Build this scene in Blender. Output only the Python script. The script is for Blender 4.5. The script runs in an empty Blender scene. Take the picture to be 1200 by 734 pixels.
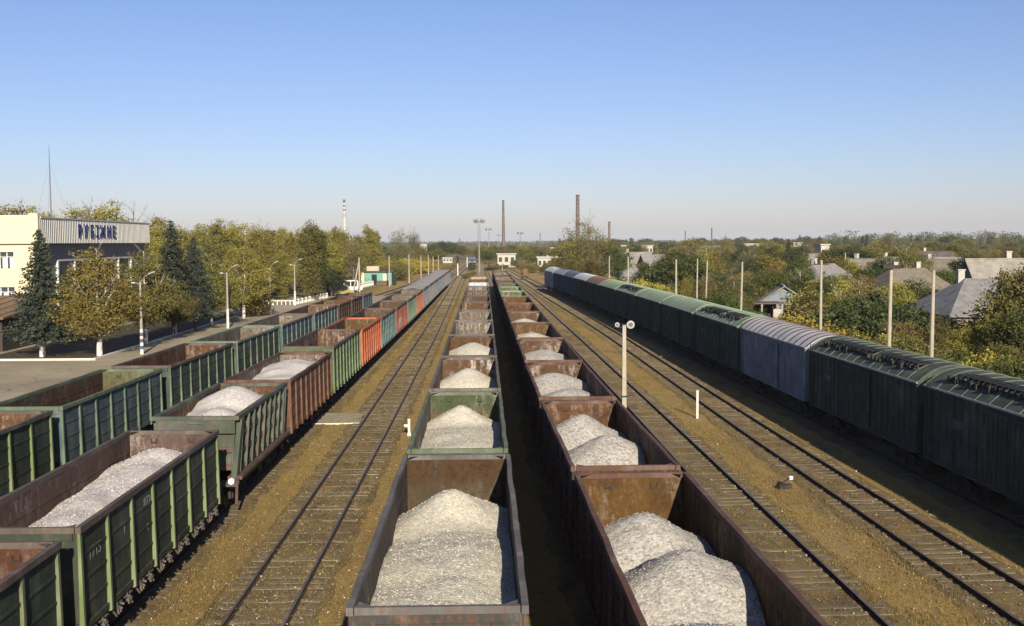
import bpy, math, random
from math import sin, cos, pi, radians, sqrt, exp, atan2, hypot
from mathutils import Vector, Matrix, noise

SC = bpy.context.scene
COL = SC.collection

# ------------------------------------------------------------------ camera
CAMZ = 9.97
FPX = 1300.0
YAW, PITCH, ROLL = math.atan(33/1300.0), math.atan(84/1300.0), radians(-0.3)
cam_d = bpy.data.cameras.new('camera'); cam = bpy.data.objects.new('camera', cam_d); COL.objects.link(cam)
cam_d.sensor_width = 36.0; cam_d.lens = 36.0*FPX/1200.0
cam_d.clip_start = 0.5; cam_d.clip_end = 60000
_f = Vector((sin(YAW)*cos(PITCH), cos(YAW)*cos(PITCH), -sin(PITCH)))
_r = Vector((cos(YAW), -sin(YAW), 0)); _u = _r.cross(_f)
_r2 = _r*cos(ROLL)+_u*sin(ROLL); _u2 = _u*cos(ROLL)-_r*sin(ROLL)
M_ = Matrix(((_r2.x, _u2.x, -_f.x, 0), (_r2.y, _u2.y, -_f.y, 0), (_r2.z, _u2.z, -_f.z, CAMZ), (0, 0, 0, 1)))
cam.matrix_world = M_
SC.camera = cam

def ray(px, py):
    return _f + _r2*((px-600)/FPX) + _u2*((367-py)/FPX)
def on_z(px, py, z=0.0):
    d = ray(px, py); t = (z-CAMZ)/d.z
    return Vector((d.x*t, d.y*t, z))
def at_y(px, py, Y):
    d = ray(px, py); t = Y/d.y
    return Vector((d.x*t, Y, CAMZ+d.z*t))

# ------------------------------------------------------------------ tags
def tag(o, label=None, cat=None, group=None, kind=None):
    if label: o['label'] = label
    if cat: o['category'] = cat
    if group: o['group'] = group
    if kind: o['kind'] = kind
    return o
def thing(name, label, cat, loc=(0, 0, 0), rz=0.0, group=None):
    o = bpy.data.objects.new(name, None); COL.objects.link(o)
    o.location = loc; o.rotation_euler = (0, 0, rz); o.empty_display_size = .3
    return tag(o, label, cat, group)
def link(name, me, parent=None, loc=(0, 0, 0), rot=(0, 0, 0), sc=(1, 1, 1)):
    o = bpy.data.objects.new(name, me); COL.objects.link(o)
    o.location = loc; o.rotation_euler = rot; o.scale = sc
    if parent is not None: o.parent = parent
    return o

# ------------------------------------------------------------------ mesh builder
class MB:
    def __init__(self): self.v = []; self.f = []; self.m = []; self.smooth = False
    def quad(self, a, b, c, d, m=0):
        i = len(self.v); self.v += [tuple(a), tuple(b), tuple(c), tuple(d)]; self.f.append((i, i+1, i+2, i+3)); self.m.append(m)
    def tri(self, a, b, c, m=0):
        i = len(self.v); self.v += [tuple(a), tuple(b), tuple(c)]; self.f.append((i, i+1, i+2)); self.m.append(m)
    def hexa(self, p, m=0, fm=None):
        """p: 8 corners, bottom 4 ccw then top 4; fm = dict face->mat: bot top f r b l (f=-y r=+x b=+y l=-x)"""
        i = len(self.v); self.v += [tuple(q) for q in p]
        fs = [('bot', (3, 2, 1, 0)), ('top', (4, 5, 6, 7)), ('f', (0, 1, 5, 4)), ('r', (1, 2, 6, 5)), ('b', (2, 3, 7, 6)), ('l', (3, 0, 4, 7))]
        for k, q in fs:
            self.f.append(tuple(i+j for j in q)); self.m.append(fm.get(k, m) if fm else m)
    def box(self, x0, x1, y0, y1, z0, z1, m=0, fm=None):
        self.hexa([(x0, y0, z0), (x1, y0, z0), (x1, y1, z0), (x0, y1, z0), (x0, y0, z1), (x1, y0, z1), (x1, y1, z1), (x0, y1, z1)], m, fm)
    def bar(self, p, q, w, h=None, m=0, up=(0, 0, 1)):
        p = Vector(p); q = Vector(q); d = (q-p).normalized(); h = h or w
        u = Vector(up)
        if abs(d.dot(u)) > .98: u = Vector((0, 1, 0))
        s = d.cross(u).normalized(); u = s.cross(d)
        a = s*(w/2); b = u*(h/2)
        self.hexa([p-a-b, p+a-b, q+a-b, q-a-b, p-a+b, p+a+b, q+a+b, q-a+b], m)
    def tube(self, pts, rads, n=8, m=0, cap=True):
        pts = [Vector(p) for p in pts]; base = len(self.v)
        prev = None
        for k, p in enumerate(pts):
            d = (pts[min(k+1, len(pts)-1)]-pts[max(k-1, 0)])
            d = d.normalized() if d.length > 1e-9 else Vector((0, 0, 1))
            if prev is None:
                a = Vector((1, 0, 0)) if abs(d.x) < .9 else Vector((0, 1, 0))
            else: a = prev
            u = (a-d*a.dot(d)).normalized(); w = d.cross(u); prev = u
            r = rads[k] if hasattr(rads, '__len__') else rads
            for j in range(n):
                t = 2*pi*j/n; self.v.append(tuple(p+u*(r*cos(t))+w*(r*sin(t))))
        for k in range(len(pts)-1):
            for j in range(n):
                a = base+k*n+j; b = base+k*n+(j+1) % n
                self.f.append((a, b, b+n, a+n)); self.m.append(m)
        if cap:
            self.f.append(tuple(base+j for j in range(n-1, -1, -1))); self.m.append(m)
            e = base+(len(pts)-1)*n
            self.f.append(tuple(e+j for j in range(n))); self.m.append(m)
    def prism(self, prof, y0, y1, m=0, axis='y'):
        """prof: ccw list of (a,z); extruded along axis"""
        n = len(prof); b = len(self.v)
        for y in (y0, y1):
            for (a, z) in prof:
                self.v.append((a, y, z) if axis == 'y' else (y, a, z))
        for j in range(n):
            k = (j+1) % n; self.f.append((b+j, b+k, b+n+k, b+n+j)); self.m.append(m)
        self.f.append(tuple(b+j for j in range(n-1, -1, -1))); self.m.append(m)
        self.f.append(tuple(b+n+j for j in range(n))); self.m.append(m)
    def grid(self, fn, nx, ny, m=0):
        b = len(self.v)
        for j in range(ny+1):
            for i in range(nx+1): self.v.append(tuple(fn(i/nx, j/ny)))
        for j in range(ny):
            for i in range(nx):
                a = b+j*(nx+1)+i; self.f.append((a, a+1, a+nx+2, a+nx+1)); self.m.append(m)
    def mesh(self, name, mats):
        me = bpy.data.meshes.new(name); me.from_pydata(self.v, [], self.f)
        if not isinstance(mats, (list, tuple)): mats = [mats]
        for mt in mats: me.materials.append(mt)
        if len(mats) > 1: me.polygons.foreach_set('material_index', self.m)
        if self.smooth: me.polygons.foreach_set('use_smooth', [True]*len(self.f))
        me.update(); return me
    def build(self, name, mats, parent=None, loc=(0, 0, 0), rot=(0, 0, 0)):
        return link(name, self.mesh(name, mats), parent, loc, rot)

MESHES = {}
def cached(key, fn):
    if key not in MESHES: MESHES[key] = fn()
    return MESHES[key]

# ------------------------------------------------------------------ materials
class NT:
    def __init__(self, name):
        self.m = bpy.data.materials.new(name); self.m.use_nodes = True
        self.n = self.m.node_tree.nodes; self.l = self.m.node_tree.links
        self.b = self.n['Principled BSDF']; self.b.inputs['Roughness'].default_value = .8
        self.b.inputs['Specular IOR Level'].default_value = .25
    def new(self, t, **kw):
        o = self.n.new(t)
        for k, v in kw.items(): setattr(o, k, v)
        return o
    def to(self, a, b): self.l.new(a, b)
    def coord(self, kind='Object', scale=(1, 1, 1), rand=0.0):
        tc = self.new('ShaderNodeTexCoord'); out = tc.outputs[kind]
        if rand:
            oi = self.new('ShaderNodeObjectInfo'); mu = self.new('ShaderNodeMath', operation='MULTIPLY'); mu.inputs[1].default_value = rand
            self.to(oi.outputs['Random'], mu.inputs[0])
            ad = self.new('ShaderNodeVectorMath', operation='ADD'); self.to(out, ad.inputs[0]); self.to(mu.outputs[0], ad.inputs[1]); out = ad.outputs[0]
        if scale != (1, 1, 1):
            mp = self.new('ShaderNodeMapping'); mp.inputs['Scale'].default_value = scale; self.to(out, mp.inputs[0]); out = mp.outputs[0]
        return out
    def noise(self, vec, scale, detail=4, rough=.55, dist=0):
        o = self.new('ShaderNodeTexNoise'); o.inputs['Scale'].default_value = scale; o.inputs['Detail'].default_value = detail
        o.inputs['Roughness'].default_value = rough; o.inputs['Distortion'].default_value = dist
        if vec is not None: self.to(vec, o.inputs['Vector'])
        return o.outputs['Fac']
    def voro(self, vec, scale, feature='F1'):
        o = self.new('ShaderNodeTexVoronoi'); o.inputs['Scale'].default_value = scale; o.feature = feature
        self.to(vec, o.inputs['Vector']); return o
    def ramp(self, fac, stops, interp='LINEAR'):
        o = self.new('ShaderNodeValToRGB'); cr = o.color_ramp; cr.interpolation = interp
        while len(cr.elements) > len(stops): cr.elements.remove(cr.elements[-1])
        while len(cr.elements) < len(stops): cr.elements.new(1)
        for e, (p, c) in zip(cr.elements, stops):
            e.position = p; e.color = (c, c, c, 1) if isinstance(c, (int, float)) else (*c, 1)
        self.to(fac, o.inputs[0]); return o.outputs[0]
    def mix(self, fac, a, b, mode='MIX'):
        o = self.new('ShaderNodeMix', data_type='RGBA', blend_type=mode)
        for sock, val in ((o.inputs[0], fac), (o.inputs[6], a), (o.inputs[7], b)):
            if isinstance(val, (int, float)): sock.default_value = val
            elif isinstance(val, tuple): sock.default_value = (*val, 1)
            else: self.to(val, sock)
        return o.outputs[2]
    def math(self, op, a, b=None):
        o = self.new('ShaderNodeMath', operation=op)
        for s, v in ((o.inputs[0], a), (o.inputs[1], b)):
            if v is None: continue
            if isinstance(v, (int, float)): s.default_value = v
            else: self.to(v, s)
        return o.outputs[0]
    def col(self, c):
        if isinstance(c, tuple): self.b.inputs['Base Color'].default_value = (*c, 1)
        else: self.to(c, self.b.inputs['Base Color'])
    def bump(self, h, strength=.3, dist=.02):
        o = self.new('ShaderNodeBump'); o.inputs['Strength'].default_value = strength; o.inputs['Distance'].default_value = dist
        self.to(h, o.inputs['Height']); self.to(o.outputs[0], self.b.inputs['Normal'])

MATS = {}
def memo(fn):
    def w(name, *a, **k):
        if name not in MATS: MATS[name] = fn(name, *a, **k)
        return MATS[name]
    return w

@memo
def plain(name, c, rough=.8, metal=0, var=.25, scale=3.0, spec=.25):
    t = NT(name); v = t.coord(rand=50)
    n = t.noise(v, scale, 5, .65); n2 = t.noise(v, scale*9, 3)
    k = t.math('ADD', t.math('MULTIPLY', n, 1.0), t.math('MULTIPLY', n2, .5))
    lo = tuple(x*(1-var) for x in c); hi = tuple(min(1, x*(1+var)) for x in c)
    t.col(t.ramp(k, [(.45, lo), (1.05, hi)])); t.b.inputs['Roughness'].default_value = rough; t.b.inputs['Metallic'].default_value = metal
    t.b.inputs['Specular IOR Level'].default_value = spec
    return t.m

@memo
def painted(name, c, rust=.35, dust=.25, fade=.3, rustc=(.10, .042, .018), dustc=(.33, .29, .23)):
    """weathered wagon paint: faded patches, rust blotches and runs, chips, pale dust"""
    t = NT(name); v = t.coord(rand=37); vs = t.coord(scale=(1, 1, .12), rand=37)
    big = t.noise(v, .9, 5, .6); fine = t.noise(v, 9, 5, .7); run = t.noise(vs, 7, 4, .6)
    lo = tuple(x*(1-fade) for x in c); g = sum(c)/3; hi = tuple((x*.72+g*.28)*(1+fade) for x in c)
    base = t.ramp(t.math('ADD', t.math('MULTIPLY', big, .7), t.math('MULTIPLY', run, .3)), [(.35, lo), (.66, hi)])
    a = 1-rust
    rk = t.math('ADD', t.math('MULTIPLY', run, .55), t.math('MULTIPLY', fine, .45))
    rf = t.ramp(rk, [(.36+.26*a, 0.0), (.50+.26*a, 1.0)])
    rcol = t.ramp(fine, [(.3, tuple(x*.55 for x in rustc)), (.7, tuple(x*1.5 for x in rustc))])
    base = t.mix(t.math('MULTIPLY', rf, .9), base, rcol)
    df = t.ramp(t.math('ADD', t.math('MULTIPLY', big, .5), t.math('MULTIPLY', t.noise(vs, 3, 5, .7), .5)), [(.5, 0.0), (.78, 1.0)])
    base = t.mix(t.math('MULTIPLY', df, dust), base, dustc)
    t.col(base); t.b.inputs['Roughness'].default_value = .78; t.b.inputs['Specular IOR Level'].default_value = .18
    t.bump(fine, .25, .015); return t.m

@memo
def inside(name, c, c2, dust=.5, dustc=(.40, .37, .33), rustc=(.15, .062, .020), top=None, H=3.5):
    """scraped inner wall of an open wagon: rust, remains of paint at the top, splashes of stone dust"""
    t = NT(name); v = t.coord(rand=23); vs = t.coord(scale=(1, 1, .25), rand=23)
    big = t.noise(v, .8, 5, .65, .4); fine = t.noise(v, 7, 6, .75); run = t.noise(vs, 4, 5, .65)
    base = t.ramp(big, [(.33, c), (.52, c2), (.68, tuple(x*1.25 for x in c))])
    base = t.mix(t.ramp(fine, [(.52, 0.0), (.72, .75)]), base, rustc)
    base = t.mix(t.ramp(fine, [(.26, .8), (.4, 0.0)]), base, tuple(x*.3 for x in c))
    if top:       # remains of the paint on the upper part of the wall, ragged at its lower edge
        sx = t.new('ShaderNodeSeparateXYZ'); tc = t.new('ShaderNodeTexCoord'); t.to(tc.outputs['Object'], sx.inputs[0])
        zz = t.math('ADD', sx.outputs[2], t.math('MULTIPLY', t.math('SUBTRACT', t.noise(v, 2.2, 5, .7), .5), 1.3))
        base = t.mix(t.ramp(t.math('SUBTRACT', zz, H-1.35), [(.35, 0.0), (.62, .85)]), base, t.mix(t.ramp(fine, [(.45, 0.0), (.6, .8)]), top, tuple(x*.35 for x in top)))
    df = t.ramp(t.math('ADD', t.math('MULTIPLY', run, .6), t.math('MULTIPLY', fine, .4)), [(.48, 0.0), (.62, 1.0)])
    big2 = t.ramp(t.noise(v, .55, 3), [(.42, 0.0), (.62, 1.0)])
    base = t.mix(t.math('MULTIPLY', t.math('MULTIPLY', df, big2), dust), base, dustc)
    t.col(base); t.b.inputs['Roughness'].default_value = .85; t.b.inputs['Specular IOR Level'].default_value = .12
    t.bump(fine, .3, .02); return t.m

@memo
def gravel(name, c, size=22.0, var=.45):
    t = NT(name); v = t.coord(rand=11)
    w = t.voro(v, size); w2 = t.voro(v, size*2.3); n = t.noise(v, .5, 5, .6); n3 = t.noise(v, 5, 4, .6)
    sep = t.new('ShaderNodeSeparateColor'); t.to(w.outputs['Color'], sep.inputs[0])
    sep2 = t.new('ShaderNodeSeparateColor'); t.to(w2.outputs['Color'], sep2.inputs[0])
    k = t.math('ADD', t.math('MULTIPLY', sep.outputs[0], .6), t.math('MULTIPLY', sep2.outputs[1], .4))
    lo = tuple(x*(1-var) for x in c); hi = tuple(min(.9, x*(1+var*.8)) for x in c)
    base = t.ramp(k, [(.05, lo), (.5, c), (.95, hi)])
    base = t.mix(t.ramp(n, [(.35, .0), (.7, .45)]), base, tuple(x*.72 for x in c), 'MIX')
    base = t.mix(t.ramp(n3, [(.3, .25), (.5, .0)]), base, tuple(x*.5 for x in c))
    t.col(base); t.b.inputs['Roughness'].default_value = .95; t.b.inputs['Specular IOR Level'].default_value = .1
    hh = t.math('SUBTRACT', 1.0, w.outputs['Distance'])
    t.bump(hh, .8, .022); return t.m

@memo
def foliage(name, cols, transl=.25):
    t = NT(name); g = t.new('ShaderNodeNewGeometry')
    oi = t.new('ShaderNodeObjectInfo')
    base = t.ramp(g.outputs['Random Per Island'], [(i/(len(cols)-1), c) for i, c in enumerate(cols)])
    v = t.coord(); big = t.noise(v, .45, 3)
    base = t.mix(t.ramp(big, [(.38, 0.0), (.62, .55)]), base, cols[-1])
    hs = t.new('ShaderNodeHueSaturation'); t.to(base, hs.inputs['Color'])
    t.to(t.math('ADD', t.math('MULTIPLY', oi.outputs['Random'], .03), .487), hs.inputs['Hue'])
    t.to(t.math('ADD', t.math('MULTIPLY', oi.outputs['Random'], .45), .95), hs.inputs['Value'])
    t.col(hs.outputs[0]); t.b.inputs['Roughness'].default_value = .75; t.b.inputs['Specular IOR Level'].default_value = .15
    tr = t.new('ShaderNodeBsdfTranslucent'); t.to(hs.outputs[0], tr.inputs[0])
    mx = t.new('ShaderNodeMixShader'); mx.inputs[0].default_value = transl
    out = t.n['Material Output']; t.to(t.b.outputs[0], mx.inputs[1]); t.to(tr.outputs[0], mx.inputs[2]); t.to(mx.outputs[0], out.inputs[0])
    return t.m
# ------------------------------------------------------------------ light
LDIR = Vector((-.37, 2.4, -1.0)).normalized()
SUN_EL = math.asin(-LDIR.z); SUN_ROT = atan2(-LDIR.x, -LDIR.y)
SUN_STRENGTH, SKY_STRENGTH, EXPOSURE, HAZE = 5.0, 0.060, 0.76, 0.00008
w = bpy.data.worlds.new('World'); SC.world = w; w.use_nodes = True
wn = w.node_tree.nodes; wl = w.node_tree.links
sky = wn.new('ShaderNodeTexSky'); sky.sky_type = 'NISHITA'; sky.sun_disc = False
sky.sun_elevation = SUN_EL; sky.sun_rotation = SUN_ROT % (2*pi)
sky.altitude = 0; sky.air_density = 1.0; sky.dust_density = 0.5; sky.ozone_density = 4.2
tint = wn.new('ShaderNodeMix'); tint.data_type = 'RGBA'; tint.blend_type = 'MULTIPLY'; tint.inputs[0].default_value = 1.0; tint.inputs[7].default_value = (1.13, 1.0, 1.16, 1)
wl.new(sky.outputs[0], tint.inputs[6]); wl.new(tint.outputs[2], wn['Background'].inputs[0]); wn['Background'].inputs[1].default_value = SKY_STRENGTH
sd = bpy.data.lights.new('sun', 'SUN'); sd.energy = SUN_STRENGTH; sd.angle = radians(.5); sd.color = (1.0, .91, .76)
so = bpy.data.objects.new('sun', sd); COL.objects.link(so); so.location = (60, -300, 160)
so.rotation_mode = 'QUATERNION'; so.rotation_quaternion = LDIR.to_track_quat('-Z', 'Y')
SC.cycles.use_denoising = True
SC.view_settings.view_transform = 'Standard'; SC.view_settings.look = 'None'
SC.view_settings.exposure = EXPOSURE; SC.view_settings.gamma = 1.0

# ------------------------------------------------------------------ track paths (centre line x as a function of distance y)
def path(pts):
    def lin(y):
        if y <= pts[0][0]: return pts[0][1]
        for (a, xa), (b, xb) in zip(pts, pts[1:]):
            if y <= b: return xa+(xb-xa)*(y-a)/(b-a)
        return pts[-1][1]
    return lambda y: (lin(y-9)+lin(y-4)+lin(y)+lin(y+4)+lin(y+9))/5
P_A2 = path([(0, -18.1), (43, -17.9), (57, -17.75), (139, -15.5), (250, -12.6), (420, -9.5), (600, -8)])
P_A1 = path([(0, -10.6), (45, -10.5), (132, -9.6), (230, -9.0), (420, -7.2), (600, -5)])
P_A = path([(0, -6.1), (60, -5.9), (120, -5.85), (300, -6.6), (450, -5.2), (600, -3)])
P_B = path([(0, -.84), (210, -.82), (420, -1.6), (600, -1)])
P_C = path([(0, 4.15), (30, 4.0), (46, 3.7), (240, 3.4), (420, 1.5), (600, 1)])
P_C2 = path([(0, 9.55), (34, 9.45), (59, 9.35), (113, 8.9), (200, 8.0), (300, 6.5), (450, 4), (600, 2)])
P_D = path([(0, 14.7), (31, 14.5), (54, 14.1), (113, 13.6), (143, 13.0), (200, 11.5), (297, 9.5), (450, 6), (600, 3)])
P_E = path([(0, 19.9), (36, 19.3), (73, 18.6), (117, 17.8), (164, 16.4), (193, 15.2), (225, 13.4), (300, 11), (450, 7.5), (600, 4)])
P_A3 = path([(120, -25.5), (150, -22.8), (188, -20.0), (250, -16.7), (406, -14.2), (600, -9)])

# ------------------------------------------------------------------ ground
def make_ground_mat():
    t = NT('dry_ground'); v = t.coord()
    sx = t.new('ShaderNodeSeparateXYZ'); t.to(v, sx.inputs[0])
    vs = t.coord(scale=(1, .28, 1))
    big = t.noise(vs, .16, 5, .6, .3); mid = t.noise(vs, .9, 6, .65); fin = t.noise(v, 7, 6, .75); spk = t.noise(v, 26, 4, .85)
    k = t.math('ADD', t.math('MULTIPLY', big, .5), t.math('ADD', t.math('MULTIPLY', mid, .3), t.math('MULTIPLY', fin, .3)))
    base = t.ramp(k, [(.36, (.11, .075, .036)), (.47, (.25, .165, .060)), (.55, (.36, .235, .070)), (.64, (.30, .215, .095)), (.76, (.16, .135, .055))])
    base = t.mix(t.ramp(spk, [(.34, .85), (.50, 0.0)]), base, (.05, .034, .018))
    base = t.mix(t.ramp(spk, [(.56, 0.0), (.68, .65)]), base, (.50, .42, .28))
    st = t.noise(vs, .45, 4, .6); base = t.mix(t.ramp(st, [(.56, 0.0), (.7, .55)]), base, (.10, .078, .048))
    base = t.mix(t.ramp(t.noise(v, 2.2, 6, .75), [(.33, .6), (.46, 0.0)]), base, (.085, .072, .032))
    # town and fields away from the tracks: duller olive earth
    tx = t.ramp(t.math('MULTIPLY', t.math('SUBTRACT', sx.outputs[0], 21), .2), [(0.0, 0.0), (1.0, 1.0)])
    ty = t.ramp(t.math('MULTIPLY', t.math('SUBTRACT', sx.outputs[1], 300), .003), [(0.0, 0.0), (1.0, .8)])
    tl = t.ramp(t.math('MULTIPLY', t.math('SUBTRACT', -21.0, sx.outputs[0]), .2), [(0.0, 0.0), (1.0, .8)])
    msk = t.math('MAXIMUM', t.math('MAXIMUM', tx, ty), tl)
    olive = t.ramp(mid, [(.35, (.07, .065, .03)), (.55, (.15, .13, .055)), (.7, (.22, .18, .08))])
    base = t.mix(msk, base, olive)
    t.col(base); t.b.inputs['Roughness'].default_value = .95; t.b.inputs['Specular IOR Level'].default_value = .08
    hh = t.math('ADD', t.math('MULTIPLY', fin, .6), t.math('MULTIPLY', spk, .5))
    t.bump(hh, .9, .07); return t.m
def make_ground():
    def lines(lo, hi, step, far):
        a = []; x = lo
        while x <= hi: a.append(x); x += step
        g = step; q = hi
        while q < far: g *= 1.5; q += g; a.append(min(q, far))
        g = step; q = lo; b = []
        while q > -far: g *= 1.5; q -= g; b.append(max(q, -far))
        return b[::-1]+a
    xs = lines(-21, 24, .42, 14000); ys = lines(14, 130, .6, 14000)
    mb = MB(); nx = len(xs)
    for y in ys:
        for x in xs:
            z = -.035+.035*noise.noise((x*.7, y*.5, 0))+.02*noise.noise((x*2.1, y*1.7, 4)) if (-24 < x < 27 and 10 < y < 160) else -.04
            mb.v.append((x, y, min(z, -.012)))
    for j in range(len(ys)-1):
        for i in range(nx-1):
            a = j*nx+i; mb.f.append((a, a+1, a+nx+1, a+nx)); mb.m.append(0)
    mb.smooth = True
    tag(mb.build('ground', make_ground_mat()), kind='structure')
make_ground()

# ------------------------------------------------------------------ tracks
def rail_mats():
    t = NT('rail_side'); v = t.coord(); n = t.noise(v, 6, 4)
    t.col(t.ramp(n, [(.3, (.022, .014, .010)), (.7, (.065, .035, .02))])); a = t.m
    t = NT('rail_top'); v = t.coord(); n = t.noise(v, 2, 4)
    t.col(t.ramp(n, [(.3, (.10, .075, .06)), (.7, (.20, .16, .13))])); t.b.inputs['Roughness'].default_value = .45; t.b.inputs['Metallic'].default_value = .4
    return [a, t.m]
RAIL = rail_mats()
def wood_mat():
    t = NT('old_sleeper'); v = t.coord(scale=(.5, 5, 5), rand=40); n = t.noise(v, 3, 6, .7)
    oi = t.new('ShaderNodeObjectInfo')
    base = t.ramp(n, [(.3, (.045, .036, .024)), (.55, (.15, .122, .08)), (.75, (.26, .22, .155))])
    base = t.mix(t.math('MULTIPLY', oi.outputs['Random'], .75), base, (.19, .15, .085))
    t.col(base); t.b.inputs['Roughness'].default_value = .95; t.bump(n, .5, .02); return t.m
SLEEPER = wood_mat()
def ballast_mat():
    t = NT('track_ballast'); v = t.coord(); vs = t.coord(scale=(1, .35, 1))
    mid = t.noise(vs, 1.2, 6, .65); fin = t.noise(v, 8, 6, .75); spk = t.noise(v, 24, 4, .85)
    k = t.math('ADD', t.math('MULTIPLY', mid, .55), t.math('MULTIPLY', fin, .45))
    base = t.ramp(k, [(.34, (.075, .055, .03)), (.47, (.18, .125, .056)), (.58, (.27, .185, .072)), (.72, (.17, .145, .06))])
    base = t.mix(t.ramp(spk, [(.36, .85), (.50, 0.0)]), base, (.035, .026, .016))
    base = t.mix(t.ramp(spk, [(.57, 0.0), (.7, .6)]), base, (.42, .37, .27))
    base = t.mix(t.ramp(t.noise(v, 1.7, 6, .75), [(.34, .6), (.46, 0.0)]), base, (.075, .07, .03))
    t.col(base); t.b.inputs['Roughness'].default_value = .95; t.b.inputs['Specular IOR Level'].default_value = .08
    t.bump(spk, .9, .05); return t.m
BALLAST = ballast_mat()

def sweep(mb, prof, P, ys, off=0.0, m=0, mtop=None):
    """sweep a ccw profile [(dx,z)] along the path"""
    n = len(prof); b = len(mb.v)
    for y in ys:
        x = P(y)+off
        for (dx, z) in prof: mb.v.append((x+dx, y, z))
    for k in range(len(ys)-1):
        for j in range(n):
            a = b+k*n+j; c = b+k*n+(j+1) % n
            mb.f.append((a, c, c+n, a+n)); mb.m.append(mtop if (mtop is not None and prof[j][1] == prof[(j+1) % n][1] == max(z for _, z in prof)) else m)
RAILZ = .17
def sleeper_mesh():
    mb = MB(); rnd = random.Random(3)
    for k in range(6):
        x0 = -1.36+k*2.72/6; x1 = x0+2.72/6
        mb.box(x0, x1, -.12+rnd.uniform(-.012, .012), .12+rnd.uniform(-.012, .012), -.05, .03+rnd.uniform(-.008, .006))
    for s in (-.76, .76):
        mb.box(s-.17, s+.17, -.085, .085, .036, .045)
    return mb.mesh('sleeper', SLEEPER)
def track(label, P, y0, y1, nparts=100, seed=0, start_parts=26):
    rnd = random.Random(seed)
    root = thing('railway_track', label, 'railway track', (0, 0, 0), 0, 'parallel tracks of the goods yard')
    ys = []; y = y0
    while y < y1: ys.append(y); y += 3.0 if y < 200 else 8.0
    ys.append(y1)
    mb = MB()
    if seed in (1, 2, 3):
        n = int((170-y0)/.3)
        def bz(u, w_):
            y = y0+w_*n*.3; dx = -1.75+3.5*u; e = min(1, (1.75-abs(dx))/.4)
            z = .012+.03*noise.noise((dx*2.3+seed*9, y*2.0, 1))+.022*noise.noise((dx*5.5, y*4.5, seed))
            return (P(y)+dx, y, -.06+(z+.06)*e)
        mb.grid(bz, 22, n); mb.smooth = True; mb.build('ballast', BALLAST, root)
        mb = MB(); sweep(mb, [(-1.9, -.06), (1.9, -.06), (1.4, .004), (-1.4, .004)], P, [y0+n*.3+k*8 for k in range(int((y1-y0-n*.3)/8)+1)]); mb.build('ballast', BALLAST, root)
    else:
        sweep(mb, [(-1.9, -.05), (1.9, -.05), (1.5, .0), (.9, .004), (-.9, .004), (-1.5, .0)], P, ys); mb.build('ballast', BALLAST, root)
    for s in (-1, 1):
        mb = MB()
        sweep(mb, [(-.075, .047), (.075, .047), (.075, .062), (.02, .075), (.02, .135), (.037, .14), (.037, RAILZ), (-.037, RAILZ), (-.037, .14), (-.02, .135), (-.02, .075), (-.075, .062)], P, ys, s*.795, 0, 1)
        mb.build('rail', RAIL, root)
    me = cached('sleeper', sleeper_mesh)
    y = y0; k = 0; rest = MB()
    while y < y1:
        yy = y+rnd.uniform(-.05, .05); dx = rnd.uniform(-.05, .05)
        ang = -math.atan((P(y+2)-P(y-2))/4)+rnd.uniform(-.02, .02); dz = rnd.uniform(-.022, .006)-(.03 if rnd.random() < .14 else 0)
        if y >= start_parts and k < nparts:
            link('sleeper', me, root, (P(yy)+dx, yy, dz), (0, rnd.uniform(-.004, .004), ang)); k += 1
        else:
            x = P(yy)+dx; rest.box(x-1.36, x+1.36, yy-.12, yy+.12, -.05, .024+dz)
        y += .56
    if rest.v: tag(rest.build('sleeper_row', SLEEPER, root), kind='stuff')
    return root
track('empty rusty track on the open brown ground left of the grey gravel wagons', P_A, 12, 520, 100, 1)
track('empty rusty track beside the rust brown gravel wagons and the lamp post', P_C2, 12, 480, 100, 2)
track('empty rusty track nearest the shadow of the long boxcar row', P_D, 12, 480, 100, 3)
track('track under the leftmost row of wagons, along the platform', P_A2, 12, 560, 0, 4)
track('track under the row of green, orange and grey wagons left of the open ground', P_A1, 12, 560, 0, 5)
track('track under the middle row of wagons with pale gravel', P_B, 8, 560, 0, 6)
track('track under the row of rust brown gravel wagons', P_C, 8, 480, 0, 7)
track('track under the long row of closed boxcars', P_E, 12, 480, 0, 8)
track('curved track bending away past the parked vans and the teal shed', P_A3, 150, 560, 0, 9)

# ------------------------------------------------------------------ platform, kerb, path
def asphalt(name, c):
    t = NT(name); v = t.coord(); big = t.noise(v, .12, 5, .6, .5); mid = t.noise(v, 1.3, 5, .65); fin = t.noise(v, 20, 3, .7)
    k = t.math('ADD', t.math('MULTIPLY', big, .5), t.math('ADD', t.math('MULTIPLY', mid, .3), t.math('MULTIPLY', fin, .2)))
    base = t.ramp(k, [(.35, tuple(x*.62 for x in c)), (.52, c), (.66, tuple(x*1.3 for x in c))])
    cr = t.new('ShaderNodeTexVoronoi'); cr.feature = 'DISTANCE_TO_EDGE'; cr.inputs['Scale'].default_value = .16
    dv = t.new('ShaderNodeVectorMath', operation='ADD'); t.to(v, dv.inputs[0])
    nv = t.new('ShaderNodeTexNoise'); nv.inputs['Scale'].default_value = .5; nv.inputs['Detail'].default_value = 5; t.to(v, nv.inputs['Vector']); t.to(nv.outputs['Color'], dv.inputs[1])
    t.to(dv.outputs[0], cr.inputs['Vector'])
    base = t.mix(t.ramp(cr.outputs['Distance'], [(.002, .5), (.009, 0.0)]), base, (.03, .025, .02))
    t.col(base); t.b.inputs['Roughness'].default_value = .92; t.bump(fin, .4, .01); return t.m
ASPH = asphalt('platform_asphalt', (.31, .255, .17))
PZ = .32
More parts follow.
